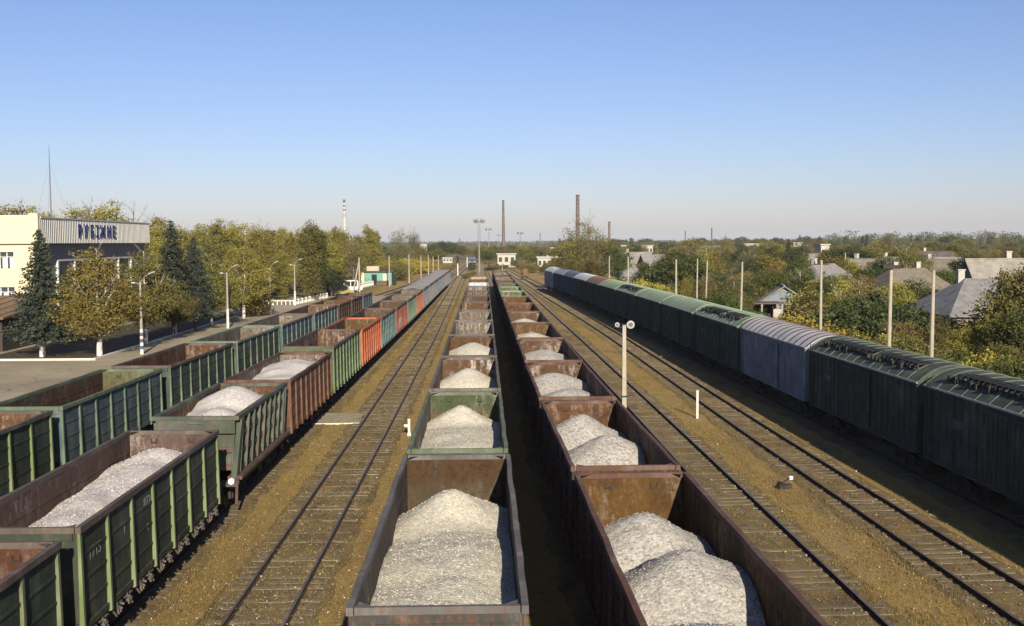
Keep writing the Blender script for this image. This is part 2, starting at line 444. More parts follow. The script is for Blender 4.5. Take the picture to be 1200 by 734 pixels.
def platform():
    mb = MB(); ys = [20+4*k for k in range(0, 46)]
    top = [(P_A2(y)-2.0, y) for y in ys]
    for (xa, ya), (xb, yb) in zip(top, top[1:]):
        mb.quad((-130, ya, PZ), (xa, ya, PZ), (xb, yb, PZ), (-130, yb, PZ))
        mb.quad((xa, ya, -.05), (xb, yb, -.05), (xb, yb, PZ), (xa, ya, PZ))
    xa, ya = top[-1]; mb.quad((-130, ya, PZ), (xa, ya, PZ), (xa, ya+1, -.06), (-130, ya+1, -.06))
    tag(mb.build('platform', ASPH), kind='structure')
    mb = MB()
    for (xa, ya), (xb, yb) in zip(top, top[1:]):
        mb.hexa([(xa-.55, ya, PZ+.004), (xa+.03, ya, PZ-.25), (xb+.03, yb, PZ-.25), (xb-.55, yb, PZ+.004), (xa-.55, ya, PZ+.03), (xa+.03, ya, PZ+.03), (xb+.03, yb, PZ+.03), (xb-.55, yb, PZ+.03)])
    tag(mb.build('platform_edge', plain('old_concrete', (.30, .27, .22), .9)), kind='structure')
platform()
WHITE = plain('whitewash', (.52, .49, .43), .85, var=.12)
def kerb():
    mb = MB()
    mb.box(-42.5, -32.2, 92.3, 92.6, PZ-.05, PZ+.16); mb.box(-32.5, -32.2, 92.603, 150, PZ-.05, PZ+.16)
    mb.box(-42.5, -42.2, 92.603, 96, PZ-.05, PZ+.16)
    tag(mb.build('kerb', WHITE), kind='structure')
    t = NT('bed_soil'); v = t.coord(); n = t.noise(v, 2.5, 6, .7)
    t.col(t.ramp(n, [(.35, (.025, .02, .012)), (.55, (.07, .055, .028)), (.7, (.12, .095, .03))])); t.bump(n, .6, .05)
    mb = MB(); mb.quad((-42.19, 92.61, PZ+.06), (-32.51, 92.61, PZ+.06), (-32.51, 150, PZ+.06), (-42.19, 150, PZ+.06))
    tag(mb.build('planting_bed', t.m), kind='structure')
    mb = MB(); mb.box(-47, -43.3, 60, 60.4, PZ, PZ+.12)
kerb()
# pale concrete crossing slab between two rows
sl = MB(); sl.box(-1.55, 1.55, -1.9, 1.7, -.06, .028); sl.box(-1.52, 1.52, -1.99, -1.903, -.06, .036, 1)
c0 = on_z(388, 492)
tag(sl.build('crossing_slab', [plain('slab_concrete', (.27, .235, .16), .95, var=.35), plain('slab_edge', (.62, .58, .48), .9)], None, (c0.x+.1, c0.y+.5, 0), (0, 0, radians(3))),
    'pale concrete crossing slab with a whitened edge, lying beside the empty left track', 'concrete slab')

# ------------------------------------------------------------------ air
def haze():
    mb = MB(); mb.box(-13000, 13000, -600, 13000, -1.0, 62)
    m = bpy.data.materials.new('haze'); m.use_nodes = True; n = m.node_tree.nodes; n.clear()
    o = n.new('ShaderNodeOutputMaterial'); v = n.new('ShaderNodeVolumePrincipled')
    v.inputs['Color'].default_value = (.80, .87, .97, 1); v.inputs['Density'].default_value = HAZE; v.inputs['Anisotropy'].default_value = 0.0
    m.node_tree.links.new(v.outputs[0], o.inputs['Volume'])
    h = mb.build('haze', m); tag(h, kind='stuff')
if HAZE > 0: haze()
# ------------------------------------------------------------------ wagons (local y along the train, z = 0 at the rail top)
DARK = plain('running_gear', (.030, .026, .023), .8, var=.5)
GEAR = plain('latch_grey', (.085, .07, .06), .8, var=.5, scale=6)
WHEEL = plain('wheel_steel', (.07, .05, .042), .6, metal=.3, var=.4)
INK = plain('stencil_white', (.15, .155, .145), .9, var=.4)

def bogie_mesh():
    mb = MB()
    for s in (-1, 1):
        x = s*1.02
        mb.prism([(-1.25, .36), (1.25, .36), (1.25, .62), (.55, .78), (.3, .88), (-.3, .88), (-.55, .78), (-1.25, .62)], x-.09, x+.09, 0, 'x')
        for y in (-.925, .925): mb.box(x-.13, x+.13, y-.16, y+.16, .34, .60)
        for k in range(3): mb.tube([(x+s*.1, -.2+k*.2, .38), (x+s*.1, -.2+k*.2, .7)], .07, 7)
    mb.box(-1.0, 1.0, -.22, .22, .5, .86); mb.tube([(0, 0, .86), (0, 0, .98)], .22, 10)
    return mb.mesh('bogie', DARK)
def wheelset_mesh():
    mb = MB(); mb.tube([(-1.0, 0, .475), (1.0, 0, .475)], .075, 8)
    for s in (-1, 1):
        mb.tube([(s*.73, 0, .475), (s*.735, 0, .475), (s*.78, 0, .475), (s*.785, 0, .475), (s*.86, 0, .475)], [.505, .505, .505, .475, .470], 20)
    return mb.mesh('wheelset', WHEEL)
def coupler_mesh():
    mb = MB(); mb.box(-.09, .09, 0, .42, .96, 1.14)
    mb.hexa([(-.16, .42, .9), (.16, .42, .9), (.20, .62, .9), (-.10, .62, .9), (-.16, .42, 1.2), (.16, .42, 1.2), (.20, .62, 1.2), (-.10, .62, 1.2)])
    mb.bar((.3, -.05, 1.0), (.35, .25, .55), .05)
    return mb.mesh('coupler', DARK)
def add_running_gear(root, L, bog, lod):
    for s in (-1, 1):
        b = link('bogie', cached('bogie', bogie_mesh), root, (0, s*bog, 0))
        if lod < 2:
            for q in (-.925, .925): link('wheelset', cached('wheelset', wheelset_mesh), b, (0, q, 0))
        link('coupler', cached('coupler', coupler_mesh), root, (0, s*L/2, 0), (0, 0, 0 if s > 0 else pi))

TW = .03     # wall thickness
def gondola(label, P, yn, L=12.85, W=3.13, H=3.5, paint=None, rail=None, inner=None, floor=None, lod=0, npost=8, group=None, post=None, latch=False, marks=None, name='gondola_wagon', rz_extra=0, name_cat='gondola wagon', bead=3, iend=None):
    """open goods wagon; yn = y of its near end wall"""
    yc = yn+L/2; x = P(yc); rz = -math.atan((P(yc+L/2)-P(yc-L/2))/L)
    root = thing(name, label, name_cat, (x, yc, RAILZ), rz, group)
    post = post or paint; rail = rail or paint; floor = floor or inner
    hw = W/2; key = (round(L, 2), round(W, 2), round(H, 2))
    xs = hw-.105     # outer face of the side sheet
    def m_floor():
        mb = MB(); mb.box(-xs+TW, xs-TW, -L/2+.12, L/2-.12, 1.30, 1.38); return mb.mesh('floor', floor)
    def m_frame():
        mb = MB()
        mb.box(-.2, .2, -L/2, L/2, .92, 1.296)
        for s in (-1, 1): mb.box(s*(xs-.10)-.05, s*(xs-.10)+.05, -L/2+.1, L/2-.1, 1.08, 1.297)
        for s in (-1, 1): mb.box(-xs+.04, xs-.04, s*(L/2-.1)-.1, s*(L/2-.1)+.1, .94, 1.295)
        for k in range(1, 6):
            y = -L/2+k*L/6
            for s in (-1, 1): mb.box(s*.2, s*(xs-.15), y-.05, y+.05, 1.0, 1.29) if s > 0 else mb.box(-(xs-.15), -.2, y-.05, y+.05, 1.0, 1.29)
        return mb.mesh('underframe', DARK)
    def post_ys():
        return [-L/2+.10+k*(L-.2)/(npost-1) for k in range(npost)]
    def m_side(s):
        mb = MB(); o, i = s*xs, s*(xs-TW)
        fm = {('r' if s > 0 else 'l'): 0, ('l' if s > 0 else 'r'): 1}
        mb.box(min(o, i), max(o, i), -L/2+.04, L/2-.04, 1.10, H-.14, 0, fm)
        for k in range(bead):                      # pressed horizontal beads of the sheet
            z = 1.10+(H-1.25)*(k+1)/(bead+1)
            a, b = sorted((o, o+s*.022)); mb.box(a, b, -L/2+.2, L/2-.2, z-.035, z+.035)
            a, b = sorted((i, i-s*.012)); mb.box(a, b, -L/2+.2, L/2-.2, z-.03, z+.03, 1)
        a, b = sorted((o, o+s*.05)); mb.box(a, b, -L/2+.04, L/2-.04, 1.05, 1.2)   # bottom sill
        if lod >= 2:
            for y in post_ys(): post_box(mb, s, y, 2)
        return mb.mesh('side_wall', [paint, inner, post])
    def post_box(mb, s, y, m=0):
        o = s*(xs+.003); w0, w1 = .08, .055; d = .10
        x1 = o+s*d; x2 = o+s*.08
        a = [(o, y-w0), (x1, y-w1), (x1, y+w1), (o, y+w0)]
        zt = H-.145
        pts = [(q[0], q[1], .98 if k in (0, 3) else 1.0) for k, q in enumerate(a)]+[(q[0], q[1], zt) if k in (0, 3) else (o+s*.05, q[1], zt) for k, q in enumerate(a)]
        if s < 0: pts = [pts[k] for k in (3, 2, 1, 0, 7, 6, 5, 4)]
        mb.hexa(pts, m)
    def m_post(s):
        mb = MB(); post_box(mb, s, 0); return mb.mesh('post', post)
    def m_end(s):
        mb = MB(); y0 = s*(L/2-.05); y1 = s*(L/2-.05-TW)
        fm = {('b' if s > 0 else 'f'): 0, ('f' if s > 0 else 'b'): 1}
        a, b = sorted((y0, y1)); mb.box(-xs+TW+.002, xs-TW-.002, a, b, 1.06, H-.14, 0, fm)
        a, b = sorted((y0, y0+s*.07))
        for x in (-1.0, 0, 1.0): mb.box(x-.07, x+.07, a, b, 1.0, H-.3)
        a, b = sorted((y0, y0+s*.05))
        mb.box(-xs+.1, xs-.1, a, b, H-.298, H-.142)
        a, b = sorted((y1, y1-s*.012))
        for k in range(5): mb.box(-1.08+k*.54-.02, -1.08+k*.54+.02, a, b, 1.45, H-.5, 1)
        # two lashing hooks on the inner face near the top
        a, b = sorted((y1, y1-s*.04))
        for x in (-.62, .62): mb.box(x-.10, x-.07, a, b, H-.42, H-.27, 2); mb.box(x+.07, x+.10, a, b, H-.42, H-.27, 2); mb.box(x-.07, x+.07, a, b, H-.42, H-.385, 2)
        return mb.mesh('end_wall', [paint, iend or inner, DARK])
    def m_rail():
        mb = MB()
        for s in (-1, 1):
            rr = random.Random(len(paint.name)*7+len(inner.name)); ns = 14; px_, pz_ = 0.0, 0.0
            for q in range(ns):                    # the rim is knocked out of true along its length
                nx_, nz_ = (rr.uniform(-.018, .018), rr.uniform(-.02, .006)) if q < ns-1 else (0.0, 0.0)
                y0, y1 = -L/2+.001+(L-.002)*q/ns, -L/2+.001+(L-.002)*(q+1)/ns
                a, b = sorted((s*(hw-.142), s*(hw-.018)))
                mb.hexa([(a+px_, y0, H-.15), (b+px_, y0, H-.15), (b+nx_, y1, H-.15), (a+nx_, y1, H-.15), (a+px_, y0, H+pz_), (b+px_, y0, H+pz_), (b+nx_, y1, H+nz_), (a+nx_, y1, H+nz_)])
                px_, pz_ = nx_, nz_
            a, b = sorted((s*(L/2-.10), s*(L/2-.0))); mb.box(-(hw-.165), (hw-.165), a, b, H-.139, H-.002)
        for s in (-1, 1):                           # corner gussets
            for q in (-1, 1):
                mb.tri((s*(hw-.2), q*(L/2-.12), H-.02), (s*(hw-.2-.28), q*(L/2-.12), H-.02), (s*(hw-.2), q*(L/2-.4), H-.02))
        return mb.mesh('top_rail', rail)
    mk = (key, paint.name, rail.name, inner.name, floor.name, post.name, lod >= 2, npost, bead, (iend or inner).name)
    link('floor', cached(('floor',)+mk, m_floor), root)
    link('underframe', cached(('frame',)+key, m_frame), root)
    for s in (-1, 1):
        sw = link('side_wall', cached(('side', s)+mk, lambda s=s: m_side(s)), root)
        if lod < 2:
            for y in post_ys(): link('post', cached(('post', s)+mk, lambda s=s: m_post(s)), sw, (0, y, 0))
        link('end_wall', cached(('end', s)+mk, lambda s=s: m_end(s)), root)
    link('top_rail', cached(('rail',)+mk, m_rail), root)
    if latch:
        def m_latch(q):
            mb = MB(); rnd = random.Random(5+q)
            mb.tube([(0, -.32, .95), (.05, .32, .95)], .032, 6)
            for k in range(6):
                yy = rnd.uniform(-.25, .25); zz = rnd.uniform(.80, 1.06); r = rnd.uniform(.03, .06)
                mb.bar((0, yy-r, .95), (rnd.uniform(.02, .13), yy+r, zz-rnd.uniform(.05, .22)), rnd.uniform(.035, .07))
            mb.bar((.02, -.05, 1.15), (.09, 0, .72), .05); mb.tube([(-.02, .12, .80), (.10, .12, .80)], .07, 8)
            return mb.mesh('door_latch', GEAR)
        ps = post_ys()
        for a, b in zip(ps, ps[1:]):
            for q in range(2): link('door_latch', cached(('latch', q), lambda q=q: m_latch(q)), root, (xs-.02, a+(b-a)*(.28+.44*q), 0))
    add_running_gear(root, L, L/2-2.1, lod)
    if marks:
        for (txt, y, z, size) in marks: side_text(root, txt, xs+(.115 if size > 1 else .006), y, z, size, WHITE if size > 1 else INK)
    return root

def text_mesh(txt, size, depth, mat, bold=0):
    cu = bpy.data.curves.new('t', 'FONT'); cu.offset = bold; cu.body = txt; cu.size = size; cu.extrude = depth; cu.align_x = 'LEFT'; cu.resolution_u = 3
    o = bpy.data.objects.new('t', cu); COL.objects.link(o)
    dg = bpy.context.evaluated_depsgraph_get(); dg.update()
    me = bpy.data.meshes.new_from_object(o.evaluated_get(dg)); bpy.data.objects.remove(o); bpy.data.curves.remove(cu)
    me.materials.clear(); me.materials.append(mat); return me
def side_text(parent, txt, x, y, z, size, mat=None, name='stencil_number', depth=.003, bold=0):
    me = text_mesh(txt, size, depth, mat or INK, bold)
    # text x -> +y, text y -> +z, faces +x
    return link(name, me, parent, (x, y, z), (pi/2, 0, pi/2))

# ------------------------------------------------------------------ gravel loads
def pile_mesh(key, L, W, cones, zmin, zmax, mat, seed, step=.09, rough=.022, stones=0, soft=.25):
    """cones: (x, y, apex z, run-out slope, flat radius, stretch y)"""
    rnd = random.Random(seed); ox = rnd.uniform(0, 50)
    nx = max(8, int(W/step)); ny = max(20, int(L/step)); mb = MB()
    def hz(x, y):
        h = zmin
        for (cx, cy, az, sl, fl, st) in cones:
            d = hypot(x-cx, (y-cy)/st)
            wob = 1+.22*noise.noise((x*.6+ox, y*.6, seed))
            c_ = az-sl*wob*(sqrt(d*d+fl*fl)-fl); k_ = soft; e_ = max(k_-abs(h-c_), 0)/k_; h = max(h, c_)+e_*e_*k_*.25
        h += .10*noise.noise((x*.8+ox, y*.8, 1))*min(1, (h-zmin)*3) + rough*1.0*noise.noise((x*2.6+ox, y*2.6, 2)) + rough*.25*noise.noise((x*9, y*9, 3+seed))
        return max(min(h, zmax), zmin-.02)
    mb.grid(lambda u, v: ((u-.5)*W, (v-.5)*L, hz((u-.5)*W, (v-.5)*L)), nx, ny)
    nf = len(mb.f)
    for _ in range(stones):                      # loose stones lying on the heap
        x, y = rnd.uniform(-.48, .48)*W, rnd.uniform(-.49, .49)*L; z = hz(x, y); s = rnd.uniform(.013, .030)
        p = [(x+rnd.uniform(-s, s), y+rnd.uniform(-s, s), z+rnd.uniform(-.3, 1.1)*s) for _ in range(4)]
        for a, b, c in ((0, 1, 2), (0, 2, 3), (0, 3, 1), (1, 3, 2)): mb.tri(p[a], p[b], p[c])
    me = mb.mesh('gravel_pile', mat); me.polygons.foreach_set('use_smooth', [i < nf for i in range(len(me.polygons))]); return me
def load(label, wagon, cones, mat, seed, L=12.85, W=3.13, H=3.5, step=.09, group=None, zmin=1.385, cat='gravel pile', name='gravel_pile', rough=.022, zmax=None, stones=0, soft=.25):
    WW = W-.21-2*TW-.03; LL = L-.1-2*TW-.04
    me = pile_mesh(None, LL, WW, cones, zmin, zmax or (H-.12), mat, seed, step, rough, stones, soft)
    o = link(name, me, None, wagon.location, wagon.rotation_euler)
    return tag(o, label, cat, group)
# ------------------------------------------------------------------ dump car with lattice sides
def dump_car(label, P, yn, L=9.7, W=3.16, H=3.5, paint=None, inner=None, group=None):
    yc = yn+L/2; rz = -math.atan((P(yc+5)-P(yc-5))/10)
    root = thing('dump_wagon', label, 'dump wagon', (P(yc), yc, RAILZ), rz, group)
    rust = painted('brown_frame_paint', (.085, .055, .04), .5, .25); hw = W/2
    mb = MB(); mb.box(-1.25, 1.25, -L/2+.3, L/2-.3, 1.52, 1.6); mb.build('floor', inner, root)
    mb = MB(); mb.box(-.3, .3, -L/2-.4, L/2+.4, .9, 1.3)
    for s in (-1, 1):
        mb.box(-1.5, 1.5, s*(L/2+.2)-.2, s*(L/2+.2)+.2, 1.0, 1.14)
        for y in (-2.6, 0, 2.6): mb.tube([(s*.75, y, .75), (s*.75, y, 1.45)], .22, 12)
    mb.build('underframe', rust, root)
    for s in (-1, 1):
        mb = MB()                                   # sheet leaning inward towards the floor
        def x(z): return s*(hw-.16-.16*(H-z)/2.0)
        mb.hexa([(x(1.45)-.02, -L/2+.1, 1.45), (x(1.45)+.02, -L/2+.1, 1.45), (x(1.45)+.02, L/2-.1, 1.45), (x(1.45)-.02, L/2-.1, 1.45),
                 (x(H-.14)-.02, -L/2+.1, H-.14), (x(H-.14)+.02, -L/2+.1, H-.14), (x(H-.14)+.02, L/2-.1, H-.14), (x(H-.14)-.02, L/2-.1, H-.14)], 0,
                {('l' if s > 0 else 'r'): 1})
        sw = mb.build('side_wall', [paint, inner], root)
        for z, h in ((1.42, .17), (2.05, .2), (2.75, .2)):
            mb = MB(); mb.box(min(x(z), x(z)+s*.13), max(x(z), x(z)+s*.13), -L/2+.55, L/2-.55, z-h/2, z+h/2); mb.build('side_rail', paint, sw)
        for k in range(9):
            y = -L/2+.75+k*(L-1.5)/8; mb = MB()
            mb.bar((x(1.3)+s*.12, y, 1.32), (x(H)+s*.10, y, H-.145), .17, .13, 0, (0, 1, 0)); mb.build('post', paint, sw)
        for q in (-1, 1):
            for d0, d1 in ((.12, .42), (.35, .52)):
                mb = MB(); mb.bar((x(1.2)+s*.10, q*(L/2-d0+.02), 1.22), (x(H)+s*.10, q*(L/2-d1), H-.145), .20, .15, 0, (0, 1, 0)); mb.build('brace', paint, sw)
        mb = MB(); a, b = sorted((s*1.1, s*1.62)); mb.box(a, b, -L/2+.1, L/2-.1, 1.16, 1.28)
        for k in range(6):
            y = -L/2+.6+k*(L-1.2)/5; mb.bar((s*1.55, y, 1.16), (s*1.05, y, .62), .09, .12)
        mb.box(*sorted((s*.98, s*1.10)), -L/2+.6, L/2-.6, .56, .66)
        mb.bar((s*1.55, -L/2-.35, 1.15), (s*1.5, -L/2-.3, .35), .09); mb.bar((s*1.55, -L/2-.35, 1.15), (s*1.4, -L/2+.5, 1.2), .12)
        mb.build('side_sill', rust, root)
    for s in (-1, 1):
        mb = MB(); y0 = s*(L/2-.28)
        mb.hexa([(-1.2, y0-.03, 1.6), (1.2, y0-.03, 1.6), (1.2, y0+.03, 1.6), (-1.2, y0+.03, 1.6), (-hw+.2, y0+s*.1-.03, H-.14), (hw-.2, y0+s*.1-.03, H-.14), (hw-.2, y0+s*.1+.03, H-.14), (-hw+.2, y0+s*.1+.03, H-.14)], 0,
                {('f' if s > 0 else 'b'): 1})
        a, b = sorted((y0+s*.131, y0+s*.30)); mb.box(-hw+.15, hw-.15, a, b, H-.62, H-.142)
        a, b = sorted((y0+s*.05, y0+s*.16)); mb.box(-1.3, 1.3, a, b, 2.15, 2.35, 2); mb.box(-1.3, 1.3, a, b, 1.5, 1.68, 2)
        mb.build('end_wall', [paint, inner, rust], root)
    mb = MB()
    for s in (-1, 1):
        a, b = sorted((s*(hw-.2), s*hw)); mb.box(a, b, -L/2, L/2, H-.138, H+.01)
        a, b = sorted((s*(L/2-.16), s*L/2)); mb.box(-hw+.201, hw-.201, a, b, H-.136, H+.006)
    mb.build('top_rail', paint, root)
    mb = MB()
    for x_ in (-.28, .28): mb.tube([(x_, -L/2-.05, 1.15), (x_, -L/2-.05, H+.08)], .022, 6)
    for k in range(6): mb.tube([(-.28, -L/2-.05, 1.35+k*.38), (.28, -L/2-.05, 1.35+k*.38)], .018, 6)
    mb.build('ladder', paint, root)
    mb = MB(); mb.tube([(1.35, -L/2-.45, 1.2), (1.35, -L/2-.31, 1.2)], .11, 10); mb.build('tail_lamp', plain('lamp_white', (.8, .8, .78), .5), root)
    add_running_gear(root, L+1.2, 3.1, 0)
    return root

# ------------------------------------------------------------------ closed boxcar
def boxcar(label, P, yj, pitch=14.73, W=3.1, H=4.0, paint=None, roofm=None, ribm=None, walk=True, group=None, walkm=None, lod=0, ribw=.05):
    L = pitch-.75; yc = yj+pitch/2; rz = -math.atan((P(yc+6)-P(yc-6))/12)
    root = thing('boxcar', label, 'boxcar', (P(yc), yc, RAILZ), rz, group); hw = W/2
    def arc(t): x = -hw-.04+t*(W+.08); return x, H+.68*(1-(abs(x)/(hw+.04))**2.3)
    def m_side(s):
        mb = MB(); a, b = sorted((s*(hw-.05), s*hw)); mb.box(a, b, -L/2, L/2, 1.15, H)
        n = 22
        for k in range(n+1):
            y = -L/2+.07+k*(L-.14)/n
            if abs(y) < 1.9: continue
            a, b = sorted((s*hw+s*.001, s*(hw+.055))); mb.hexa([(a, y-.07, 1.2), (b, y-.05, 1.2), (b, y+.05, 1.2), (a, y+.07, 1.2), (a, y-.07, H-.12), (b, y-.05, H-.12), (b, y+.05, H-.12), (a, y+.07, H-.12)] if s > 0 else
                    [(a, y-.05, 1.2), (b, y-.07, 1.2), (b, y+.07, 1.2), (a, y+.05, 1.2), (a, y-.05, H-.12), (b, y-.07, H-.12), (b, y+.07, H-.12), (a, y+.05, H-.12)])
        a, b = sorted((s*hw+s*.001, s*(hw+.07))); mb.box(a, b, -L/2, L/2, 1.08, 1.19)
        for y in (-4.6, 4.6): mb.box(a, a+.03 if s > 0 else b, y-.35, y+.35, H-.75, H-.35) if s > 0 else mb.box(b-.03, b, y-.35, y+.35, H-.75, H-.35)
        return mb.mesh('side_wall', paint)
    def m_door(s):
        mb = MB(); a, b = sorted((s*(hw+.06), s*(hw+.11)))
        mb.box(a, b, -.93, .93, 1.22, H-.2)
        a2, b2 = sorted((s*(hw+.111), s*(hw+.14)))
        for k in range(6): mb.box(a2, b2, -.85+k*.34-.04, -.85+k*.34+.04, 1.3, H-.3)
        mb.box(a2, b2, .6, .9, 1.9, 2.0)
        return mb.mesh('door', paint)
    def m_end(s):
        mb = MB(); y0 = s*L/2; a, b = sorted((y0, y0-s*.05))
        prof = [(-hw+.051, 1.1), (hw-.051, 1.1)]+[(max(-hw+.051, min(hw-.051, arc(1-k/10)[0])), arc(1-k/10)[1]-.03) for k in range(11)]
        mb.prism(prof, a, b)
        for x in (-1, -.35, .35, 1): a, b = sorted((y0, y0+s*.06)); mb.box(x-.06, x+.06, a, b, 1.1, H)
        return mb.mesh('end_wall', paint)
    def m_roof():
        mb = MB(); n = 14; e = .06
        ny = 1
        for k in range(n):
            (x0, z0), (x1, z1) = arc(k/n), arc((k+1)/n)
            mb.quad((x0, -L/2-e, z0), (x1, -L/2-e, z1), (x1, L/2+e, z1), (x0, L/2+e, z0))
            for s in (-1, 1):
                q = s*(L/2+e)
                mb.quad((x0, q, z0-.06), (x1, q, z1-.06), (x1, q, z1), (x0, q, z0))
        nr = 13
        for r in range(nr+1):
            y = -L/2+r*L/nr; wv = ribw
            for k in range(n):
                (x0, z0), (x1, z1) = arc(k/n), arc((k+1)/n)
                mb.hexa([(x0, y-wv, z0+.002), (x1, y-wv, z1+.002), (x1, y+wv, z1+.002), (x0, y+wv, z0+.002), (x0, y-wv*.6, z0+.03), (x1, y-wv*.6, z1+.03), (x1, y+wv*.6, z1+.03), (x0, y+wv*.6, z0+.03)], 1)
        return mb.mesh('roof', [roofm, ribm or roofm])
    def m_eave():
        mb = MB()
        for s in (-1, 1): a, b = sorted((s*(hw+.045), s*(hw+.085))); mb.box(a, b, -L/2-.05, L/2+.05, H-.05, H+.025)
        return mb.mesh('eave_rail', EAVE)
    def m_walk():
        mb = MB(); rnd = random.Random(2)
        for a_, b_ in ((-L/2+1.0, -1.6), (-.7, L/2-1.9)):
            for x in (-.28, 0, .28): mb.box(x-.84, x-.66, a_, b_, H+.635, H+.655)
        for k in range(26):
            y = -L/2+1.05+k*(L-3.0)/25
            if -1.65 < y < -.65: continue
            mb.box(-1.16, -.34, y-.03, y+.03, H+.60, H+.632); 
            for x in (-1.13, -.37): mb.box(x-.03, x+.03, y-.03, y+.03, H+.36, H+.599)
        for k in range(7):
            y = -L/2+2+k*(L-4)/6; 
            for q in range(3): x_ = rnd.uniform(-1.3, -1.15); y_ = y+rnd.uniform(-.7, .7); mb.box(x_-.04, x_+.1, y_-.1, y_+.1, H+.30, H+.44+rnd.uniform(0, .12))
        return mb.mesh('roof_walkway', walkm or DARK)
    def m_frame():
        mb = MB(); mb.box(-.22, .22, -L/2, L/2, .9, 1.08)
        mb.box(-hw+.1, hw-.1, -L/2+.03, L/2-.03, 1.0, 1.09); mb.box(-.9, .6, -1.5, 1.5, .55, .99)
        return mb.mesh('underframe', DARK)
    k = ('bx', paint.name, roofm.name, (ribm or roofm).name, lod)
    link('underframe', cached(k+('f',), m_frame), root)
    for s in (-1, 1):
        sw = link('side_wall', cached(k+('s', s), lambda s=s: m_side(s)), root)
        for y in (-.95, .95): link('door', cached(k+('d', s), lambda s=s: m_door(s)), sw, (0, y, 0))
        link('end_wall', cached(k+('e', s), lambda s=s: m_end(s)), root)
    link('roof', cached(k+('r',), m_roof), root); link('eave_rail', cached(('eave',), m_eave), root)
    if lod < 2:
        def m_ladder():
            mb = MB()
            for y in (-.2, .2): mb.tube([(0, y, .7), (0, y, H+.35)], .02, 5)
            for q in range(9): mb.tube([(0, -.2, .85+q*.4), (0, .2, .85+q*.4)], .016, 4)
            return mb.mesh('ladder', DARK)
        for s in (-1, 1): link('ladder', cached(('bxlad',), m_ladder), root, (s*(hw+.10), -s*(L/2-.55), 0))
        n = int(abs(yj*977)) % 9000+1000
        me = text_mesh(str(n), .38, .002, INK); link('stencil_number', me, root, (-hw-.062, 4.3, 2.75), (pi/2, 0, -pi/2))
    if walk: link('roof_walkway', cached(('walk', (walkm or DARK).name), m_walk), root)
    add_running_gear(root, L, L/2-2.2, lod)
    return root
EAVE = plain('eave_line', (.30, .31, .30), .7, var=.4)

# ------------------------------------------------------------------ paints
GREEN = painted('moss_green_paint', (.034, .043, .027), .30, .25)
GREENP = painted('bright_green_posts', (.125, .165, .058), .15, .2, .2)
GREEN2 = painted('grey_green_paint', (.038, .058, .048), .38, .3)
GREEN2P = painted('pale_green_posts', (.085, .125, .078), .18, .25)
BLUEG = painted('blue_green_paint', (.052, .085, .088), .22, .35)
BLUEGP = painted('blue_green_posts', (.08, .125, .112), .2, .3)
DKGRN = painted('dark_green_paint', (.028, .042, .028), .3, .2)
BROWN = painted('red_brown_paint', (.12, .054, .028), .45, .2)
BROWN2 = painted('dark_brown_paint', (.036, .024, .019), .55, .2)
ORANGE = painted('orange_paint', (.36, .085, .026), .22, .15, .2)
REDP = painted('red_oxide_paint', (.19, .052, .030), .3, .2)
TEAL = painted('teal_paint', (.042, .085, .085), .2, .25)
GREYB = painted('grey_blue_paint', (.095, .11, .12), .3, .35)
GREYB2 = painted('slate_blue_paint', (.085, .105, .115), .3, .35)
TAN = painted('tan_grey_paint', (.13, .118, .10), .35, .3)
RAILG = painted('worn_grey_rail', (.10, .092, .085), .4, .5)
RAILD = painted('dark_worn_rail', (.085, .07, .058), .5, .3)
RAILR = painted('rusty_rail', (.095, .048, .032), .5, .35)
I_RUST = inside('inside_rust', (.048, .024, .012), (.08, .038, .016), .4)
I_ORNG = inside('inside_orange', (.050, .027, .009), (.080, .044, .013), .4)
I_GREY = inside('inside_grey_dust', (.07, .06, .048), (.115, .095, .07), .85)
I_PURP = inside('inside_purple_brown', (.055, .036, .032), (.085, .055, .044), .45)
I_GRN = inside('inside_green', (.055, .075, .042), (.085, .08, .037), .45)
I_BR1 = inside('inside_brown_dusty', (.05, .034, .022), (.082, .044, .023), .8)
I_DARK = inside('inside_dark', (.045, .03, .021), (.07, .042, .025), .3)
G_PALE = gravel('pale_gravel', (.47, .435, .345), 20)
G_GREY = gravel('grey_gravel', (.35, .325, .285), 15, .55)
G_WHITE = gravel('whitish_gravel', (.50, .46, .42), 20, .4)
G_PINK = gravel('pinkish_gravel', (.40, .33, .28), 18, .4)
G_DUST = gravel('grey_stone_fill', (.29, .27, .25), 12, .3)

# ------------------------------------------------------------------ row A1 (first row left of the open ground)
GA1 = 'wagons of the row just left of the open ground'; A1 = []
A1.append(gondola('brown rimmed dark green open wagon at the lower left corner, cut off by the frame', P_A1, 10.6, paint=DKGRN, post=painted('dull_green_posts', (.10, .12, .05), .3, .3), rail=RAILD, inner=inside('inside_red_brown', (.04, .022, .016), (.065, .026, .014), .2), group=GA1, latch=True, marks=[('575', 1.6, 2.25, .6)]))
A1.append(gondola('big green open wagon with bright green posts, loaded with a long ridge of whitish gravel', P_A1, 24.55, paint=GREEN, post=GREENP, rail=RAILD, inner=I_PURP, group=GA1, latch=True,
                  marks=[('1715', -5.75, 2.55, .42), ('1', -3.3, 2.5, .3), ('872', -1.65, 2.75, .42), ('8', -1.4, 2.1, .3)]))
A1.append(dump_car('green dump wagon with lattice sides and a ladder on its end, heaped with gravel', P_A1, 40.25, paint=painted('dump_green', (.062, .076, .055), .42, .35), inner=I_RUST, group=GA1))
A1.append(gondola('red brown open wagon with a small pale heap, right behind the lattice sided dump wagon', P_A1, 51.0, paint=BROWN, rail=RAILR, inner=I_GREY, group=GA1, npost=10))
